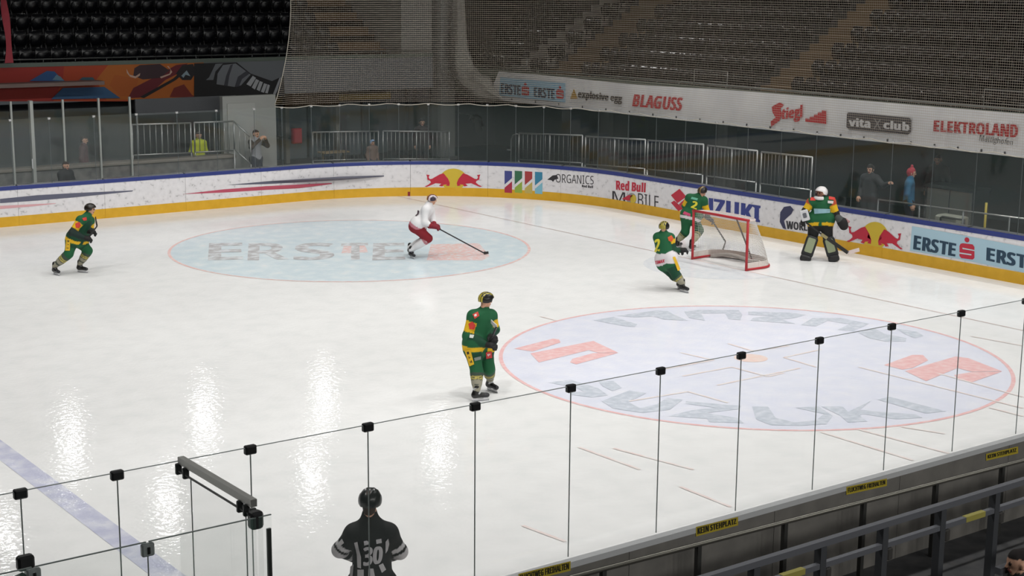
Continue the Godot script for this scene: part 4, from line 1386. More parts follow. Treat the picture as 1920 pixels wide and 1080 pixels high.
	sl.set_meta("label", "short sloping steel barrier end beside the pale partition")
	barrier("steel crowd barrier with the light blue cap behind it", on_z(586, 248, -17.6), on_z(709, 246, -17.2), 0.92, 0.2, 16)
	barrier("steel crowd barrier with the person in dark clothes behind it", on_z(718, 246, -17.1), on_z(842, 247, -16.6), 0.92, 0.2, 16)
	var ends := [[973, 250, 1092, 254], [1098, 256, 1210, 262], [1215, 263, 1319, 271], [1327, 273, 1420, 283], [1428, 285, 1523, 295]]
	var names := ["steel crowd barrier below the pale blue banner field, first of the row along the end", "steel crowd barrier below the slanting red banner word", "steel crowd barrier over the red phone advert on the end boards", "steel crowd barrier over the blue word behind the goal", "last steel crowd barrier of the row along the end, near the goalkeeper"]
	for i in 5:
		var e: Array = ends[i]
		barrier(names[i], on_x(e[0], e[1], 5.3), on_x(e[2], e[3], 5.3), 0.88, 0.2, 14, "", 0.55)
	var gp := thing("gate_post", "small rounded steel gate end beside the first end barrier", "gate", on_x(958, 300, 5.2) * Vector3(1, 0, 1) + Vector3(0, 0.2, 0))
	st = mb()
	st.set_smooth_group(0)
	tube(st, [Vector3(0, 0.0, 0), Vector3(0, 1.2, 0), Vector3(0, 1.36, 0.1), Vector3(0, 1.42, 0.3), Vector3(0, 1.42, 0.36)], 0.022, 7)
	put("frame", done(st), mat(176, 178, 178, 0.32, 0.75), gp)
	put("bolt", done(pole(Vector3(0, 0.85, 0), Vector3(-0.05, 0.85, -0.16), 0.02, 6)), mat(176, 178, 178, 0.32, 0.75), gp)
	# handrail and desk behind the end boards
	var hr := thing("handrail", "thin steel handrail behind the end boards near the blue jacket", "handrail", Vector3(5.0, 0.2, 0.55))
	put("rail", done(pole(Vector3(0, 1.06, 0), Vector3(0, 1.13, 5.4), 0.02)), mat(190, 192, 190, 0.3, 0.85), hr)
	for i in 5: put("post", done(pole(Vector3(0, 0, 1.3 * i), Vector3(0, 1.07 + 0.016 * i, 1.3 * i), 0.02)), mat(120, 124, 126, 0.4, 0.7), hr)
	var dk := thing("service_desk", "grey panelled desk with a dark frame under the end stand", "desk", Vector3(7.0, 0.2, 0.42))
	st = mb()
	box(st, Vector3(0, 0, 0), Vector3(0.6, 1.24, 0.06)); box(st, Vector3(0, 0, 1.5), Vector3(0.6, 1.24, 1.56)); box(st, Vector3(-0.02, 1.24, -0.03), Vector3(0.62, 1.32, 1.6))
	put("frame", done(st), mat(52, 58, 58, 0.6), dk)
	for i in 2:
		st = mb()
		slab(st, Vector3(0.02, 0.62, 0.41 + 0.72 * i), Basis(Vector3.FORWARD, Vector3.UP, Vector3.RIGHT), 0.68, 1.2, 0.03, 0.01)
		put("panel", done(st), mat(118, 122, 116, 0.7), dk)
	var yp := thing("marker_pole", "short yellow pole behind the end boards", "pole", Vector3(6.0, 0.2, 3.06))
	put("pole", done(pole(Vector3.ZERO, Vector3(0, 1.2, 0), 0.03)), mat(196, 176, 70, 0.6), yp)
	st = mb()
	box(st, Vector3(-0.12, 0, -0.12), Vector3(0.12, 0.04, 0.12))
	put("foot", done(st), mat(80, 80, 80, 0.6), yp)
	var eb := thing("equipment_box", "pale box with a dark tubular frame standing behind the end boards", "box", Vector3(5.5, 0.2, 1.95))
	st = mb()
	slab(st, Vector3(0.2, 0.42, 0.35), Basis(Vector3.FORWARD, Vector3.UP, Vector3.RIGHT), 0.7, 0.8, 0.5, 0.04)
	put("body", done(st), mat(150, 154, 142, 0.7), eb)
	st = mb()
	st.set_smooth_group(0)
	tube(st, [Vector3(-0.1, 0, 0.25), Vector3(-0.1, 0.78, 0.25), Vector3(-0.1, 0.8, 0.3), Vector3(-0.1, 0.8, 0.95), Vector3(-0.1, 0, 0.95)], 0.03, 7)
	put("frame", done(st), mat(48, 52, 50, 0.5), eb)
	var fe := thing("fire_hose_box", "red box on the wall under the far stand beside the partition", "box", on_z(556, 255, -22.0))
	st = mb()
	slab(st, Vector3.ZERO, Basis.IDENTITY, 0.38, 0.55, 0.2, 0.03)
	put("body", done(st), mat(176, 44, 56, 0.5), fe)
	st = mb()
	slab(st, Vector3(0, 0, 0.11), Basis.IDENTITY, 0.3, 0.45, 0.02, 0.02)
	put("lid", done(st), mat(186, 54, 64, 0.5), fe)
	put("bracket", done(bar(Vector3(-0.1, -0.1, -0.1), Vector3(-0.1, -0.1, -2.0), 0.04, 0.04)), mat(90, 90, 90, 0.5), fe)
	var bt := thing("bench_table", "pale wooden bench top behind the middle barrier", "table", on_z(625, 285, -18.6))
	st = mb()
	slab(st, Vector3(0, 0, 0), Basis(Vector3.RIGHT, Vector3.BACK, Vector3.DOWN), 1.0, 0.45, 0.05, 0.02)
	put("top", done(st), mat(176, 156, 122, 0.7), bt)
	for e in [-0.4, 0.4]: put("leg", done(bar(Vector3(e, 0, 0), Vector3(e, 0.2 - bt.position.y, 0), 0.05, 0.05)), mat(120, 104, 80, 0.7), bt)

# ------------------------------------------------------------------ near side: ledge, rails, penalty box
func near_side() -> void:
	var o := thing("near_board_back", "grey back of the near boards with a bright aluminium ledge and yellow stickers", "boards", Vector3(-14, 0.2, 15.2))
	var grey := grained([[0.0, rgb(96, 94, 90)], [1.0, rgb(116, 113, 108)]], 0.015, 0.3, 0.7, 61)
	for i in 14:
		var st := mb()
		box(st, Vector3(-12 + 2.0 * i - 0.0, 0.0, -0.1), Vector3(-10.006 + 2.0 * i, 0.98, 0.0))
		put("panel", done(st), grey, o)
	var st := mb()
	box(st, Vector3(-12, 0.98, -0.085), Vector3(14, 1.04, 0.004))
	put("ledge", done(st), mat(206, 208, 210, 0.35, 0.3), o)
	var N := func(px: float, py: float) -> Vector3: return on_z(px, py, 15.206) - o.position
	var N2 := func(px: float, py: float) -> Vector3: return on_z(px, py, 15.209) - o.position
	for w in [["KEIN STEHPLATZ", 1305, 988, 1384, 969, 1384, 985, 1305, 1006], ["FLUCHTWEG FREIHALTEN", 972, 1076, 1070, 1052, 1070, 1070, 972, 1094], ["FLUCHTWEG FREIHALTEN", 1587, 913, 1663, 897, 1663, 911, 1587, 928], ["KEIN STEHPLATZ", 1849, 851, 1909, 837, 1909, 850, 1849, 864]]:
		printed("sticker", [w.slice(1)], N, mat(168, 150, 40, 0.6), o)
		letters(w[0], [w[1] + 3, w[2] + 2, w[3] - 3, w[4] + 3, w[5] - 3, w[6] - 3, w[7] + 3, w[8] - 4], N2, bold, mat(34, 32, 24, 0.6), o)
	# thin handrail on posts
	var hr := thing("handrail", "thin grey handrail on square posts along the back of the near boards", "handrail", Vector3(-14, 0.2, 15.4))
	put("rail", done(pole(Vector3(-2.9, 0.99, 0), Vector3(14, 0.62, 0), 0.022)), mat(120, 118, 110, 0.4, 0.6), hr)
	for i in 13: put("post", done(bar(Vector3(-2.5 + 1.22 * i, 0, 0), Vector3(-2.5 + 1.22 * i, 0.97 - 0.0267 * i, 0), 0.05, 0.05)), mat(62, 62, 60, 0.5, 0.4), hr)
	st = mb()
	box(st, Vector3(-40, -0.2, 15.2), Vector3(20, 0.2, 16.9))
	struct("floor_walkway_near", st, mats.dark_concrete, "dark walkway behind the near boards")
	st = mb()
	for i in 12: box(st, Vector3(-40, -0.2, 16.9 + 1.0 * i), Vector3(20, 0.62 + 0.42 * i - (0.0 if i < 6 else 0.0), 17.9 + 1.0 * i))
	struct("floor_terrace", st, mat(34, 35, 37, 0.85), "dark terrace steps of the near stand")
	# crush barrier: two rails, posts with brackets
	var cb := thing("crush_barrier", "grey double-railed crush barrier on square posts along the near terrace", "barrier", Vector3(-14, 0.62, 17.0))
	var paint := mat(104, 106, 112, 0.5, 0.3)
	put("top_rail", done(bar(Vector3(-6.5, 1.055, 0), Vector3(14, 1.065, 0), 0.06, 0.06)), paint, cb)
	put("low_rail", done(bar(Vector3(-6.5, 0.85, 0.01), Vector3(14, 0.86, 0.01), 0.05, 0.05)), paint, cb)
	for i in 20:
		var x := -4.68 + 0.84 * i
		var p := put("post", done(bar(Vector3(x, 0.0, 0.0), Vector3(x, 1.03, 0.0), 0.075, 0.08)), mat(74, 76, 80, 0.5, 0.3), cb)
		st = mb()
		slab(st, Vector3(x + 0.08, 0.76, 0.02), Basis.IDENTITY, 0.07, 0.12, 0.05, 0.015)
		put("bracket", done(st), mat(58, 56, 54, 0.6), p)
	for q in [[1468, 1064, 1510, 1052], [1812, 960, 1848, 948]]:
		var a := on_z(q[0], q[1], 17.03) - cb.position; var b := on_z(q[2], q[3], 17.03) - cb.position
		put("tape_wrap", done(bar(Vector3(a.x, 0.855, 0.01), Vector3(b.x, 0.855, 0.01), 0.054, 0.054)), mat(150, 142, 70, 0.6), cb)
	var r3 := thing("crush_barrier", "short grey crush barrier beside the dark-haired head on the near terrace", "barrier", Vector3(-14.75, 1.04, 18.45))
	put("rail", done(bar(Vector3(-0.02, 0.72, 0), Vector3(4, 0.72, 0), 0.06, 0.06)), paint, r3)
	for i in 4: put("post", done(bar(Vector3(0.2 + 1.2 * i, 0.0, 0), Vector3(0.2 + 1.2 * i, 0.7, 0), 0.08, 0.07)), mat(74, 76, 80, 0.5, 0.3), r3)
	# glazed penalty box: outer panes, side panes under a slanting-looking top rail
	var bx := thing("penalty_box_glazing", "glass walls of the penalty box with clear clips and an aluminium top rail", "glass enclosure", Vector3(-20.55, 0.2, 16.5))
	var ox := -bx.position
	for e in [[-23.4, -22.2], [-22.18, -21.43], [-21.41, -20.62], [-20.6, -20.5]]:
		st = mb()
		box(st, Vector3(e[0], 0.2, 16.494) + ox, Vector3(e[1], GLASS_TOP, 16.506) + ox)
		put("pane", done(st), tinted_pane(), bx)
		put("top_trim", done(bar(Vector3(e[0], GLASS_TOP, 16.5) + ox, Vector3(e[1], GLASS_TOP, 16.5) + ox, 0.013, 0.006)), mat(110, 120, 118, 0.4), bx)
		if e[1] < -20.7: put("joint_strip", done(bar(Vector3(e[1] + 0.01, 0.2, 16.5) + ox, Vector3(e[1] + 0.01, GLASS_TOP - 0.08, 16.5) + ox, 0.008, 0.006)), mat(112, 120, 118, 0.4), bx)
	for x in [-22.19, -21.42]:
		st = mb()
		slab(st, Vector3(x, GLASS_TOP - 0.055, 16.5) + ox, Basis.IDENTITY, 0.09, 0.09, 0.04, 0.012)
		put("clear_clip", done(st), mat(150, 158, 158, 0.2, 0.3), bx)
		st = mb()
		slab(st, Vector3(x, GLASS_TOP - 0.055, 16.525) + ox, Basis.IDENTITY, 0.018, 0.05, 0.02, 0.006)
		put("screw", done(st), mat(60, 62, 62, 0.3, 0.6), bx)
	# side: rail above two panes
	put("top_rail", done(bar(Vector3(-20.53, GLASS_TOP + 0.03, 15.07) + ox, Vector3(-20.53, GLASS_TOP + 0.03, 16.3) + ox, 0.05, 0.055)), mat(176, 176, 172, 0.35, 0.8), bx)
	put("lower_rail", done(bar(Vector3(-20.56, GLASS_TOP - 0.05, 15.1) + ox, Vector3(-20.56, GLASS_TOP - 0.05, 16.3) + ox, 0.012, 0.012)), mat(60, 62, 62, 0.35, 0.8), bx)
	for e in [[15.06, 15.28], [15.3, 16.2], [16.22, 16.46]]:
		st = mb()
		box(st, Vector3(-20.556, 0.2, e[0]) + ox, Vector3(-20.544, GLASS_TOP - 0.05, e[1]) + ox)
		put("pane", done(st), tinted_pane(), bx)
		if e[1] < 16.4: put("joint_strip", done(bar(Vector3(-20.55, 0.2, e[1] + 0.01) + ox, Vector3(-20.55, GLASS_TOP - 0.05, e[1] + 0.01) + ox, 0.007, 0.007)), mat(70, 78, 76, 0.4), bx)
	for z in [15.07, 15.2, 16.12, 16.22, 16.32]:
		st = mb()
		slab(st, Vector3(-20.55, GLASS_TOP - 0.04, z) + ox, Basis.IDENTITY, 0.05, 0.09, 0.035, 0.01)
		put("clamp", done(st), mat(72, 74, 74, 0.4, 0.5), bx)
	st = mb()
	slab(st, Vector3(-20.6, GLASS_TOP - 0.03, 16.46) + ox, Basis.IDENTITY, 0.1, 0.13, 0.08, 0.025)
	put("corner_clamp", done(st), mat(38, 39, 40, 0.4), bx)
	put("handle", done(bar(Vector3(-20.52, 1.6, 16.5) + ox, Vector3(-20.52, GLASS_TOP - 0.1, 16.5) + ox, 0.03, 0.02)), mat(60, 64, 62, 0.4, 0.5), bx)
	var c2 := thing("glass_clamp", "black double clamp on the next penalty box side glass", "clamp", Vector3(-22.18, GLASS_TOP - 0.03, 16.32))
	st = mb()
	slab(st, Vector3.ZERO, Basis.IDENTITY, 0.11, 0.1, 0.07, 0.02)
	put("block", done(st), mat(30, 31, 32, 0.4), c2)
	put("arm", done(bar(Vector3(-0.02, -0.08, 0.05), Vector3(-0.16, -0.11, 0.06), 0.06, 0.055)), mat(30, 31, 32, 0.4), c2)
	put("hook", done(pole(Vector3(0.0, -0.04, 0.03), Vector3(0.05, -0.1, 0.05), 0.014, 6)), mat(60, 62, 62, 0.4), c2)
	st = mb()
	box(st, Vector3(-0.006, -2.65, -1.27), Vector3(0.006, -0.02, 0.1))
	put("pane", done(st), tinted_pane(), c2)

func tinted_pane() -> StandardMaterial3D:
	if not mats.has("tinted"):
		var m: StandardMaterial3D = pane_mat().duplicate()
		m.albedo_color = Color(0.74, 0.9, 0.84, 0.05)
		mats["tinted"] = m
	return mats.tinted

# ------------------------------------------------------------------ goal
func goal() -> void:
	var o := thing("ice_hockey_goal", "red framed ice hockey goal with a white net", "goal", Vector3.ZERO)
	var red := mat(176, 34, 44, 0.4)
	var h := 1.2
	for z in [-0.915, 0.915]: put("post", done(pole(Vector3(0, 0, z), Vector3(0, h, z), 0.032, 12)), red, o)
	put("crossbar", done(pole(Vector3(0, h, -0.945), Vector3(0, h, 0.945), 0.032, 12)), red, o)
	# outlines seen from above: base and top frame bow backwards
	var base := func(t: float) -> Vector3:
		var a := PI * (t - 0.5)
		return Vector3(pow(maxf(cos(a), 0.0), 0.55) * 1.12, 0.03, sin(a) * (0.915 + 0.2 * cos(a)))
	var top := func(t: float) -> Vector3:
		var a := PI * (t - 0.5)
		return Vector3(pow(maxf(cos(a), 0.0), 0.5) * 0.48, h - 0.02, sin(a) * 0.915)
	var st := mb()
	st.set_smooth_group(0)
	var pts := []
	for i in 33: pts.append(base.call(i / 32.0))
	tube(st, pts, 0.028, 8)
	put("base_frame", done(st), red, o)
	st = mb()
	st.set_smooth_group(0)
	pts = []
	for i in 25: pts.append(top.call(i / 24.0))
	tube(st, pts, 0.022, 8)
	put("top_frame", done(st), mat(214, 200, 196, 0.5), o)
	put("back_brace", done(pole(top.call(0.5), base.call(0.5), 0.02, 8)), mat(120, 112, 108, 0.5), o)
	# netting
	st = mb()
	var n := 84
	var cols := []
	for i in n + 1: cols.append([base.call(float(i) / n), top.call(float(i) / n)])
	for i in n + 1:
		var line := []
		for k in 7:
			var f := k / 6.0
			var p: Vector3 = cols[i][0].lerp(cols[i][1], f)
			line.append(p + Vector3(0.05 * sin(f * PI), 0, 0))
		tube(st, line, 0.0032, 3, false)
	for k in 27:
		var f := (k + 0.5) / 27.0
		var line := []
		for i in range(0, n + 1, 3):
			line.append(cols[i][0].lerp(cols[i][1], f) + Vector3(0.05 * sin(f * PI), 0, 0))
		tube(st, line, 0.0032, 3, false)
	for k in 10:
		var x := 0.045 + 0.045 * k
		var w: float = 0.915 * sqrt(maxf(0.0, 1.0 - pow(x / 0.48, 4.0)))
		tube(st, [Vector3(x, h - 0.02, -w), Vector3(x, h - 0.02, w)], 0.0032, 3, false)
	for k in 40:
		var z := -0.89 + 0.0456 * k
		tube(st, [Vector3(0, h - 0.02, z), Vector3(0.47 * pow(maxf(0.0, 1.0 - pow(z / 0.915, 2.0)), 0.25), h - 0.02, z)], 0.0032, 3, false)
	put("net", done(st), mat(222, 218, 214, 0.8), o)
	# canvas along the foot of the net and over the top frame
	st = mb()
	for i in 32:
		var a: Vector3 = base.call(i / 32.0); var b: Vector3 = base.call((i + 1) / 32.0)
		var a2 := a.lerp(top.call(i / 32.0), 0.14) ; var b2 := b.lerp(top.call((i + 1) / 32.0), 0.14)
		quad(st, a, b, b2, a2)
		var ai := a * Vector3(0.8, 1, 0.97); var bi := b * Vector3(0.8, 1, 0.97)
		quad(st, ai, bi, b, a)
	put("skirt", done(st), mat(212, 202, 196, 0.8), o)
	st = mb()
	slab(st, Vector3(0.06, h + 0.0, 0), Basis(Vector3.BACK, Vector3.RIGHT, Vector3.UP), 1.8, 0.12, 0.02, 0.01)
	put("top_canvas", done(st), mat(224, 206, 204, 0.8), o)
	# sagging net lying on the ice inside
	st = mb()
	st.set_smooth_group(0)
	pts = []
	for i in 24:
		var t := i / 23.0
		pts.append(Vector3(0.55 + 0.28 * sin(t * PI) + 0.05 * sin(t * 11.0), 0.05 + 0.07 * absf(sin(t * 5.0)), lerpf(-0.85, 0.9, t)))
	tube(st, pts, 0.05, 7)
	put("slack_net", done(st), mat(172, 164, 158, 0.9), o)

# ------------------------------------------------------------------ players
# a point seen at that pixel, in the upright plane through the figure that faces the camera, dz metres behind it
func seen(base: Vector3, px: float, py: float, dz := 0.0) -> Vector3:
	var n := Vector3(base.x - CAM_POS.x, 0, base.z - CAM_POS.z).normalized()
	var d := ray(px, py)
	return CAM_POS + d * ((base + n * dz - CAM_POS).dot(n) / d.dot(n))

# joints as pixels [x, y, dz]; feet as [heel x, y, toe x, y] on the ice
func player(called: String, label: String, spot: Array, P: Dictionary, feet: Dictionary, face: Vector3, K: Dictionary) -> Array:
	var b := on_y(spot[0], spot[1])
	var o := thing(called, label, "person", b)
	var J := {"face": face.normalized()}
	for n in P: J[n] = seen(b, P[n][0], P[n][1], P[n][2])
	for s in ["L", "R"]:
		var f: Array = feet[s]
		var heel := on_y(f[0], f[1]); var toe := on_y(f[2], f[3])
		var d := (toe - heel).normalized()
		var lift: float = f[4] if f.size() > 4 else 0.0
		heel.y += lift
		toe.y += lift
		J["an" + s] = heel + d * 0.07 + Vector3(0, 0.2, 0)
		J["toe" + s] = heel + d * 0.27
		if K.get("skates", true): skate(o, J["an" + s], heel, toe, K.get("accent", L(40, 40, 44)))
	var l := figure(o, J, K)
	return [o, J, l, b]

const RIGHT := Vector3(0.803, 0, 0.596)
const AWAY := Vector3(0.596, 0, -0.803)
func players() -> void:
	var green := L(16, 88, 52)
	var dark_green := L(12, 62, 42)
	var black := L(22, 22, 24)
	var yellow := L(222, 178, 28)
	var white := L(226, 224, 226)
	var skin := L(208, 160, 134)
	var sock := [[0.25, L(60, 74, 62)], [0.4, L(186, 172, 90)], [0.5, L(60, 70, 62)], [0.68, L(190, 176, 96)], [0.8, L(60, 70, 62)], [1.0, L(150, 146, 130)]]
	var stripes := [[0.12, black], [0.22, L(206, 190, 70)], [0.46, black], [0.56, L(206, 190, 70)], [1.0, black]]
	var team := {"bulk": 1.08, "yoke": green, "head_size": 1.0, "torso": green, "skirt": green, "hem": yellow, "upper": [[0.28, green], [0.8, yellow], [1.0, green]], "fore": dark_green, "seat": green, "thigh": [[0.5, dark_green], [1.0, green]], "shin": sock, "calf": true, "skin": skin, "hand": black, "hand_size": 1.35, "curl": 1.0, "cell": 0.018}
	var carbon := mat(40, 40, 44, 0.35)
	var tape := mat(44, 42, 42, 0.8)

	# skater near the near circle
	var k := team.duplicate()
	k.merge({"thighL": [[0.55, dark_green], [1.0, green]], "accent": L(190, 192, 194), "foreR": dark_green}, true)
	var r := player("hockey_player", "hockey player in green and yellow standing beside the near faceoff circle", [908, 744],
		{"head": [911, 564, 0.0], "neck": [908, 583, 0.0], "shR": [887, 593, -0.1], "shL": [921, 592, 0.12], "elR": [876, 630, -0.16], "wrR": [910, 645, -0.2], "elL": [928, 618, 0.12], "wrL": [921, 630, -0.08], "tipR": [920, 646, -0.26], "tipL": [926, 632, -0.16],
		"hipR": [886, 655, -0.08], "hipL": [909, 655, 0.08], "knR": [894, 696, -0.16], "knL": [916, 690, 0.02]},
		{"R": [886, 753, 899, 752], "L": [914, 731, 934, 738]}, RIGHT * 0.75 + AWAY * 0.5 - Vector3.UP * 0.1, k)
	helmet(r[0], r[1].head - r[3], r[1].face, Vector3.UP, 1.05, stripes)
	badge(r, [[mat(198, 52, 44), [878, 607, 886, 603, 892, 610, 889, 618, 880, 617]], [mat(206, 210, 204), [881, 627, 889, 628, 887, 634, 880, 633]], [mat(196, 62, 52), [886, 589, 896, 584, 899, 592, 890, 598]], [mat(226, 222, 220), [889, 590, 893, 588, 894, 592, 890, 594]],
		[mat(222, 178, 28), [871, 657, 882, 655, 889, 683, 880, 687]], [mat(34, 32, 28), [875, 660, 879, 659, 880, 664, 876, 665], [878, 668, 882, 667, 883, 672, 879, 673], [880, 676, 884, 675, 886, 680, 882, 681]], [mat(190, 52, 52), [911, 661, 922, 659, 923, 671, 912, 673]], [mat(228, 220, 220), [914, 664, 919, 663, 919, 668, 914, 669]], [mat(120, 128, 122), [889, 671, 902, 668, 902, 674, 890, 677]]])
	hockey_stick([r[1].wrR + Vector3(0.05, -0.02, 0.02), seen(r[3], 931, 613, -0.35), seen(r[3], 921, 604, -0.1)], "dark hockey stick held up by the skater beside the near faceoff circle", carbon, mat(196, 196, 196, 0.6))

	# skater at the far side
	k = team.duplicate()
	k.merge({"skirt": dark_green, "torso": dark_green, "upper": [[0.2, green], [0.7, yellow], [1.0, L(24, 40, 34)]], "fore": L(20, 42, 34), "accent": L(60, 60, 62)}, true)
	r = player("hockey_player", "hockey player in green and yellow gliding bent forward near the far boards", [136, 514],
		{"head": [169, 393, 0.0], "neck": [165, 403, 0.0], "shR": [151, 413, -0.17], "shL": [169, 414, 0.18], "elR": [135, 436, -0.24], "wrR": [157, 445, -0.26], "elL": [170, 432, 0.2], "wrL": [168, 434, -0.05], "tipR": [165, 447, -0.28], "tipL": [176, 435, -0.1],
		"hipR": [135, 452, -0.1], "hipL": [151, 454, 0.1], "knR": [129, 476, -0.14], "knL": [165, 470, 0.1]},
		{"R": [101, 514, 117, 519], "L": [146, 510, 167, 512]}, RIGHT * 0.95 + AWAY * 0.1 - Vector3.UP * 0.12, k)
	helmet(r[0], r[1].head - r[3], r[1].face, Vector3.UP, 1.05, [[1.0, L(38, 32, 28)]])
	badge(r, [[mat(196, 56, 40), [141, 419, 149, 416, 152, 423, 148, 428, 142, 427]], [mat(200, 60, 52), [154, 409, 162, 407, 163, 413, 157, 414]], [mat(222, 178, 36), [124, 448, 132, 448, 131, 470, 122, 470]], [mat(40, 34, 26), [126, 451, 130, 451, 129, 454, 126, 454], [125, 458, 129, 458, 129, 461, 125, 461], [125, 464, 129, 464, 128, 467, 125, 467]]])
	hockey_stick([r[1].wrR + Vector3(0.1, 0.0, 0.05), seen(r[3], 182, 424, -0.3), seen(r[3], 179, 408, -0.2)], "dark hockey stick held upright by the skater near the far boards", carbon, tape)

	# opponent in white and red
	var maroon := L(132, 24, 38)
	r = player("hockey_player", "hockey player in white and dark red leaning over the worn far circle", [780, 484],
		{"head": [810, 375, 0.0], "neck": [804, 383, 0.0], "shR": [798, 393, -0.17], "shL": [807, 394, 0.17], "elR": [796, 416, -0.24], "wrR": [809, 424, -0.26], "elL": [812, 412, 0.12], "wrL": [814, 421, -0.05], "tipR": [820, 425, -0.3], "tipL": [822, 424, -0.12],
		"hipR": [778, 425, -0.1], "hipL": [785, 425, 0.1], "knR": [803, 447, -0.12], "knL": [799, 449, 0.12]},
		{"R": [769, 483, 786, 490], "L": [767, 477, 782, 484]}, RIGHT * 0.9 + AWAY * 0.3 - Vector3.UP * 0.15,
		{"bulk": 1.1, "head_size": 1.0, "hem": L(190, 120, 132), "skirt": white, "yoke": white, "torso": [[0.85, white], [1.0, L(206, 150, 156)]], "upper": white, "fore": [[0.7, white], [1.0, maroon]], "seat": maroon, "thigh": maroon, "shin": [[0.1, L(180, 120, 126)], [1.0, white]], "calf": true, "skin": skin, "hand": L(120, 26, 40), "hand_size": 1.4, "curl": 1.1, "cell": 0.018, "accent": L(40, 40, 50)})
	helmet(r[0], r[1].head - r[3], r[1].face, Vector3.UP, 1.05, [[0.3, L(200, 150, 60)], [0.55, L(90, 40, 50)], [0.8, L(206, 196, 200)], [1.0, L(48, 40, 58)]])
	badge(r, [[mat(70, 52, 62), [783, 394, 786, 395, 785, 401, 781, 405, 778, 404, 782, 401]]])
	hockey_stick([r[1].wrR + RIGHT * 0.06, on_y(907, 478) + Vector3(0, 0.05, 0), on_y(916, 478) + Vector3(0, 0.05, 0)], "long dark hockey stick reaching to the ice from the player in white", carbon, tape)

	# skater in front of the goal, seen from behind
	k = team.duplicate()
	k.merge({"torso": [[0.6, green], [1.0, L(216, 212, 214)]], "skirt": L(216, 212, 214), "hem": L(216, 212, 214), "upperR": [[0.1, green], [0.45, yellow], [1.0, dark_green]], "upperL": green, "seat": green, "thigh": dark_green, "accent": L(40, 40, 42)}, true)
	r = player("hockey_player", "hockey player in green with a white shirt tail turning in front of the goal", [1272, 545],
		{"head": [1245, 427, 0.0], "neck": [1244, 437, 0.0], "shL": [1233, 445, 0.02], "shR": [1257, 446, 0.0], "elL": [1236, 470, 0.22], "wrL": [1266, 470, 0.26], "elR": [1262, 470, -0.04], "wrR": [1274, 469, -0.02], "tipL": [1276, 470, 0.2], "tipR": [1283, 469, 0.0],
		"hipL": [1244, 496, 0.06], "hipR": [1257, 494, -0.08], "knL": [1264, 517, 0.16], "knR": [1268, 517, -0.1]},
		{"L": [1271, 541, 1284, 546], "R": [1275, 546, 1287, 549]}, AWAY * 0.8 + RIGHT * 0.35, k)
	helmet(r[0], r[1].head - r[3], r[1].face, Vector3.UP, 1.05, stripes)
	letters("2", [1227, 449, 1238, 447, 1237, 471, 1227, 473], on_body(r[2], r[3], r[3].distance_to(CAM_POS)), bold, mat(214, 204, 60, 0.8), r[0], "shirt_number")
	letters("TIMAX", [1228, 490, 1246, 486, 1246, 492, 1228, 496], on_body(r[2], r[3], r[3].distance_to(CAM_POS)), bold, mat(196, 40, 70, 0.8), r[0], "shirt_lettering")
	badge(r, [[mat(206, 84, 40), [1252, 445, 1259, 441, 1263, 447, 1260, 453, 1254, 452]], [mat(222, 178, 36), [1261, 482, 1266, 481, 1276, 505, 1271, 508]]])

	# skater behind the goal
	k = team.duplicate()
	k.merge({"torso": [[0.8, green], [1.0, L(214, 208, 210)]], "skirt": green, "hem": L(214, 208, 210), "upperL": [[0.25, green], [0.9, yellow], [1.0, green]], "upperR": [[0.4, green], [1.0, yellow]], "foreR": dark_green, "seat": green, "thighL": green, "shin": [[0.3, dark_green], [0.5, L(150, 140, 90)], [0.62, dark_green], [1.0, L(150, 146, 120)]], "accent": L(60, 50, 50)}, true)
	r = player("hockey_player", "hockey player in green and yellow with number two skating behind the goal", [1290, 466],
		{"head": [1317, 360, 0.0], "neck": [1310, 368, 0.0], "shL": [1292, 371, 0.05], "shR": [1320, 376, 0.0], "elL": [1284, 386, 0.16], "wrL": [1308, 398, 0.32], "elR": [1325, 396, 0.05], "wrR": [1328, 408, 0.1], "tipL": [1316, 402, 0.34], "tipR": [1333, 411, 0.1],
		"hipL": [1287, 409, 0.0], "hipR": [1301, 411, 0.0], "knL": [1285, 435, 0.0], "knR": [1312, 432, 0.1]},
		{"L": [1268, 466, 1279, 463], "R": [1294, 471, 1307, 467]}, RIGHT * 0.75 + AWAY * 0.6, k)
	helmet(r[0], r[1].head - r[3], r[1].face, Vector3.UP, 1.05, [[0.2, L(50, 40, 30)], [0.4, L(150, 120, 60)], [1.0, L(38, 32, 32)]])
	letters("2", [1299, 376, 1309, 379, 1306, 393, 1295, 389], on_body(r[2], r[3], r[3].distance_to(CAM_POS)), bold, mat(214, 204, 60, 0.8), r[0], "shirt_number")
	badge(r, [[mat(96, 166, 140), [1297, 369, 1309, 372, 1307, 376, 1295, 373]], [mat(196, 70, 110), [1283, 396, 1295, 401, 1294, 406, 1280, 401]]])
	hockey_stick([r[1].wrR + RIGHT * 0.05, on_y(1360, 462) + Vector3(0, 0.12, 0), on_y(1355, 473) + Vector3(0, 0.05, 0)], "dark hockey stick of the skater behind the goal", carbon, tape)

	goalkeeper(green, black, yellow, white, skin)
	referee(black, skin)

func badge(r: Array, list: Array) -> void:
	var where := on_body(r[2], r[3], r[3].distance_to(CAM_POS))
	for e in list:
		printed("badge", e.slice(1), where, e[0], r[0], 4)

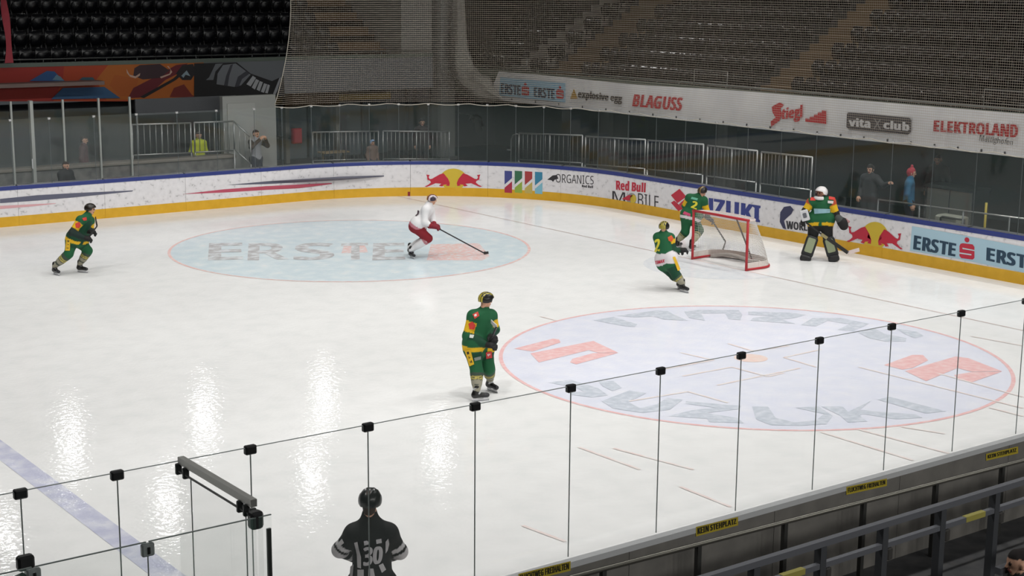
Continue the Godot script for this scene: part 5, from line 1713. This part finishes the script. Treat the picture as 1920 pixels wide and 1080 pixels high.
func goalkeeper(green: Color, black: Color, yellow: Color, white: Color, skin: Color) -> void:
	var face := -RIGHT * 0.75 - AWAY * 0.55
	var r := player("goalkeeper", "goalkeeper in a white mask and wide leg pads standing before the end boards", [1537, 487],
		{"head": [1540, 363, 0.0], "neck": [1541, 374, 0.0], "shR": [1520, 380, 0.0], "shL": [1559, 378, 0.0], "elR": [1510, 395, -0.06], "wrR": [1508, 408, -0.2], "elL": [1567, 400, 0.0], "wrL": [1573, 411, -0.1], "tipR": [1505, 416, -0.26], "tipL": [1582, 419, -0.2],
		"hipR": [1528, 420, 0.0], "hipL": [1549, 420, 0.0], "knR": [1522, 452, -0.05], "knL": [1553, 452, -0.05]},
		{"R": [1513, 483, 1509, 489], "L": [1562, 482, 1566, 488]}, face,
		{"bulk": 1.22, "yoke": green, "collar": black, "head_size": 1.1, "torso": green, "skirt": green, "hem": yellow, "upper": [[0.3, L(190, 80, 50)], [0.85, yellow], [1.0, black]], "fore": black, "seat": black, "thigh": black, "shin": black, "skin": skin, "hand": black, "hand_size": 1.35, "curl": 0.8, "cell": 0.018})
	var o: Node3D = r[0]
	var b: Vector3 = r[3]
	# mask
	var c: Vector3 = r[1].head - b
	helmet(o, c - face.normalized() * 0.0, face.normalized(), Vector3.UP, 1.27, [[1.0, L(232, 228, 228)]], "mask")
	var st := mb()
	st.set_smooth_group(0)
	var f := face.normalized(); var s := f.cross(Vector3.UP)
	for k in 5: 
		var pts := []
		for i in 9:
			var a := -0.9 + 1.8 * i / 8.0
			pts.append(c + (f * cos(a) + s * sin(a)) * 0.145 + Vector3(0, 0.05 - 0.03 * k, 0))
		tube(st, pts, 0.006, 5)
	put("cage", done(st), mat(90, 50, 50, 0.4, 0.5), o)
	st = mb()
	st.set_smooth_group(0)
	var chin := []
	for i in 9:
		var a := -1.2 + 2.4 * i / 8.0
		chin.append(c + (f * cos(a) * 0.145 + s * sin(a) * 0.12) + Vector3(0, -0.1, 0))
	tube(st, chin, 0.045, 8)
	put("chin_guard", done(st), mat(228, 224, 224, 0.4), o)
	# leg pads
	for e in [[1524, 445, 1512, 480, "R"], [1553, 447, 1562, 480, "L"]]:
		var a := seen(b, e[0], e[1], -0.16) - b; var q := seen(b, e[2], e[3], -0.14) - b
		var u := (a - q).normalized()
		var n := (CAM_POS - b - q); n = (n - u * n.dot(u)).normalized()
		var x := u.cross(n)
		st = mb()
		slab(st, (a + q) / 2, Basis(x, u, n), 0.29, a.distance_to(q) + 0.06, 0.13, 0.07)
		var pad := put("leg_pad", done(st), mat(38, 40, 42, 0.6), o)
		st = mb()
		slab(st, (a + q) / 2 + n * 0.07 + u * 0.05, Basis(x, u, n), 0.19, a.distance_to(q) - 0.12, 0.03, 0.03)
		put("pad_face", done(st), mat(150, 160, 128, 0.7), pad)
		st = mb()
		slab(st, q + n * 0.05 - u * 0.05, Basis(x, u, n), 0.27, 0.17, 0.16, 0.06)
		put("toe_cover", done(st), mat(30, 30, 32, 0.6), pad)
	# blocker and catching glove
	var w := seen(b, 1509, 404, -0.3) - b
	var n2 := (CAM_POS - b - w).normalized()
	st = mb()
	slab(st, w, Basis(n2.cross(Vector3.UP).normalized() * -1.0, Vector3.UP, n2).orthonormalized().rotated(n2, 0.3), 0.2, 0.27, 0.06, 0.03)
	put("blocker", done(st), mat(206, 206, 210, 0.6), o)
	st = mb()
	slab(st, w + n2 * 0.035, Basis(n2.cross(Vector3.UP).normalized() * -1.0, Vector3.UP, n2).orthonormalized().rotated(n2, 0.3), 0.09, 0.12, 0.02, 0.02)
	put("blocker_print", done(st), mat(96, 98, 106, 0.6), o)
	var g := []
	var gw := seen(b, 1579, 417, -0.2) - b
	bone(g, gw, gw + Vector3(0.03, -0.08, 0.03), 0.12, 0.11, black)
	bone(g, gw - Vector3(0.08, -0.1, 0.05), gw, 0.09, 0.09, L(70, 74, 72))
	bone(g, gw + RIGHT * 0.08 + Vector3(0, 0.05, 0), gw + RIGHT * 0.16 + Vector3(0, 0.02, 0), 0.045, 0.03, L(170, 130, 130))
	var out := new_flesh()
	flesh(out, g, 0.016, 0.04)
	put("catching_glove", flesh_mesh(out), skin_mat, o)
	badge(r, [[mat(140, 178, 190), [1526, 391, 1557, 392, 1556, 399, 1527, 401]], [mat(214, 206, 206), [1552, 376, 1563, 377, 1562, 382, 1552, 381]], [mat(206, 60, 50), [1520, 370, 1530, 369, 1529, 376, 1519, 376]], [mat(206, 60, 50), [1554, 368, 1566, 370, 1565, 375, 1554, 374]]])
	# stick with a wide paddle
	var top := seen(b, 1511, 417, -0.34)
	var stick := thing("goalkeeper_stick", "goalkeeper stick with a wide black paddle held across the pads", "hockey stick", top)
	var p1 := seen(b, 1540, 439, -0.42) - top; var p2 := seen(b, 1590, 474, -0.42) - top; var p3 := seen(b, 1611, 468, -0.3) - top
	put("shaft", done(bar(Vector3.ZERO, p1, 0.022, 0.035)), mat(34, 34, 36, 0.4), stick)
	put("paddle", done(bar(p1, p2, 0.022, 0.085)), mat(30, 28, 28, 0.4), stick)
	put("stripe", done(bar(p1.lerp(p2, 0.0), p1.lerp(p2, 0.22), 0.026, 0.075)), mat(150, 140, 100, 0.5), stick)
	put("blade", done(bar(p2, p3, 0.022, 0.09)), mat(206, 190, 186, 0.5), stick)

func referee(black: Color, skin: Color) -> void:
	var b := Vector3(-18.2, 0, 14.05)
	var o := thing("referee", "referee with number 30 in a black and white striped shirt seen from behind", "person", b)
	var S := func(px: float, py: float, dz: float) -> Vector3: return seen(b, px, py, dz)
	var face := AWAY * 0.9 + RIGHT * 0.12
	var J := {"head": S.call(694, 942, 0.0), "neck": S.call(693, 972, 0.0), "shL": S.call(663, 1001, 0.0), "shR": S.call(729, 1000, 0.0), "elL": S.call(637, 1031, 0.05), "elR": S.call(750, 1034, 0.05), "wrL": S.call(664, 1045, 0.28), "wrR": S.call(726, 1046, 0.28), "palmL": Vector3.DOWN, "palmR": Vector3.DOWN,
		"hipL": b + Vector3(0, 0.98, 0) - RIGHT * 0.11, "hipR": b + Vector3(0, 0.98, 0) + RIGHT * 0.11, "knL": b + Vector3(0, 0.56, 0) - RIGHT * 0.14 + AWAY * 0.08, "knR": b + Vector3(0, 0.56, 0) + RIGHT * 0.14 + AWAY * 0.08,
		"anL": b + Vector3(0, 0.2, 0) - RIGHT * 0.15, "anR": b + Vector3(0, 0.2, 0) + RIGHT * 0.15, "face": face.normalized()}
	J["toeL"] = J.anL + AWAY * 0.2; J["toeR"] = J.anR + AWAY * 0.2
	var l := figure(o, J, {"bulk": 1.0, "yoke": black, "torso": black, "head_size": 1.0, "upper": [[0.62, black], [0.8, L(196, 194, 196)], [0.92, black], [1.0, L(190, 188, 190)]], "fore": [[0.22, L(190, 188, 190)], [0.5, black], [0.75, L(190, 188, 190)], [1.0, black]], "seat": black, "thigh": black, "shin": black, "calf": true, "skin": skin, "hair": L(60, 44, 36), "hand": skin, "cell": 0.014, "curl": 0.8})
	for s in ["L", "R"]:
		var heel: Vector3 = Vector3(J["an" + s].x, 0, J["an" + s].z) - AWAY * 0.07
		skate(o, J["an" + s], heel, heel + AWAY * 0.28, L(40, 40, 44))
	helmet(o, J.head - b, face.normalized(), Vector3.UP, 1.0, [[1.0, L(26, 25, 26)]])
	var st := mb()
	for e in [-0.03, 0.0, 0.03]:
		var c: Vector3 = J.head - b + Vector3(0, 0.135, 0) + RIGHT * e * 1.3 - AWAY * 0.03
		slab(st, c, Basis(RIGHT, AWAY, Vector3.UP), 0.016, 0.03, 0.012, 0.005)
	put("vent", done(st), mat(190, 190, 192, 0.5), o)
	var where := on_body(l, b, b.distance_to(CAM_POS))
	var pale := mat(186, 184, 186, 0.8)
	printed("shirt_stripe", [[664, 1018, 670, 1016, 673, 1030, 677, 1045, 677, 1066, 670, 1064, 669, 1040], [657, 1062, 663, 1058, 661, 1080, 655, 1080], [670, 1068, 682, 1068, 682, 1090, 670, 1090], [691, 1066, 700, 1066, 705, 1090, 690, 1090], [723, 1016, 728, 1010, 730, 1020, 727, 1032, 723, 1038], [710, 1060, 718, 1056, 724, 1068, 716, 1074]], where, pale, o, 4)
	printed("shirt_stripe", [[682, 1015, 691, 1013, 691, 1021, 683, 1023], [705, 1012, 715, 1010, 716, 1018, 706, 1020]], where, pale, o, 4)
	letters("30", [681, 1026, 719, 1024, 716, 1056, 681, 1062], where, plain_bold(), pale, o, "shirt_number")
	printed("arm_badge", [[634, 1018, 641, 1010, 645, 1018, 637, 1025]], where, mat(206, 204, 206, 0.7), o, 3)
func plain_bold() -> Font:
	return bold

# ------------------------------------------------------------------ spectators and staff behind the boards
func people() -> void:
	var to_ice := Vector3(0, 0, 1)
	var at := func(px: float, py: float, z: float, y: float) -> Vector3:
		var p := on_z(px, py, z)
		return Vector3(p.x, y, z)
	spectator("person in a grey shirt and dark trousers holding a camera by the pale partition", at.call(479, 260, -16.75, 0.2), 1.86, Vector3(0.3, 0, 1), {"top": L(150, 152, 158), "legs": L(48, 50, 66), "fore": L(70, 56, 50), "upper": L(54, 48, 44)}, "photo")
	spectator("person in a bright yellow vest behind the barrier on the low wall", at.call(372, 262, -17.9, 0.2), 1.78, to_ice, {"top": L(206, 220, 44), "legs": L(40, 42, 50), "fore": L(60, 60, 66)})
	spectator("person in a black jacket sitting low behind the far boards", at.call(122, 310, -16.0, 0.2), 1.76, Vector3(0.5, 0, 1), {"top": L(34, 33, 36), "legs": L(30, 30, 34), "bulk": 1.1}, "sit")
	spectator("unidentified maroon blur built as a person inside the glazed enclosure", at.call(155, 250, -18.2, 0.2), 1.8, Vector3(0.8, 0, 0.5), {"top": L(92, 62, 70), "legs": L(40, 38, 44)})  # stands in for an unidentified maroon blur behind the glass
	spectator("child in a light blue cap and brown jacket behind the barrier", at.call(698, 280, -16.4, 0.2), 1.36, to_ice, {"top": L(120, 100, 90), "legs": L(50, 50, 56), "cap": L(150, 180, 220)})
	spectator("person in dark clothes standing behind the second barrier", at.call(791, 250, -17.9, 0.2), 1.8, Vector3(-0.4, 0, 1), {"top": L(44, 32, 36), "legs": L(34, 34, 40), "cap": L(36, 40, 44)})
	var ax := func(px: float, x: float) -> Vector3:
		var p := on_x(px, 340, x)
		return Vector3(x, 0.2, p.z)
	spectator("person in a dark grey coat stretching out an arm behind the end boards", ax.call(1632, 6.0), 1.76, Vector3(-1, 0, 0.2), {"top": L(50, 54, 56), "legs": L(46, 48, 52), "cap": L(24, 24, 28), "bulk": 1.1}, "point")
	spectator("child-sized person in a blue jacket and red woollen hat behind the end boards", ax.call(1706, 5.9), 1.82, Vector3(0.6, 0, 0.8), {"top": L(40, 104, 140), "legs": L(36, 38, 48), "cap": L(176, 48, 66), "hair": L(150, 40, 60), "bobble": true}).set_meta("label", "person in a blue jacket and red woollen hat behind the end boards")
	spectator("unidentified dark blur built as a person behind the grey desk", ax.call(1757, 8.1), 1.95, Vector3(-1, 0, 0.4), {"top": L(30, 29, 32), "legs": L(30, 30, 34), "bulk": 1.15})  # made-up figure for an unidentified dark blur below the banner
	# in the near stand
	var h := on_z(1918, 1056, 18.6)
	spectator("dark-haired person in black standing on the near terrace", Vector3(h.x, h.y - 1.66 - 0.0, 18.6), 1.78, Vector3(-0.8, 0, -0.6), {"top": L(22, 22, 25), "legs": L(28, 28, 32), "hair": L(26, 20, 18)})
	# unidentified dark blur in the corner, given the made-up shape of a jacket
	var j := thing("jacket_shaped_blur", "unidentified dark blur shaped like a jacket, high in the corner under the stands", "jacket", on_z(892, 228, -21.0))
	var l := []
	bone(l, Vector3(-0.16, 0.18, 0), Vector3(0.18, 0.1, 0), 0.09, 0.09, L(34, 30, 34))
	bone(l, Vector3(0, 0.12, 0), Vector3(0.12, -0.28, 0), 0.16, 0.15, L(34, 30, 34), Vector3(0, 0, 1), 0.6)
	bone(l, Vector3(-0.16, 0.16, 0), Vector3(-0.3, 0.1, 0.05), 0.06, 0.04, L(34, 30, 34))
	bone(l, Vector3(0.16, 0.1, 0), Vector3(0.3, -0.15, 0.05), 0.07, 0.05, L(38, 32, 36))
	var out := new_flesh()
	flesh(out, l, 0.02, 0.05)
	put("cloth", flesh_mesh(out), skin_mat, j)
	put("hook", done(pole(Vector3(0, 0.2, 0), Vector3(0, 0.3, -2.8), 0.02, 6)), mat(90, 90, 90, 0.5), j)
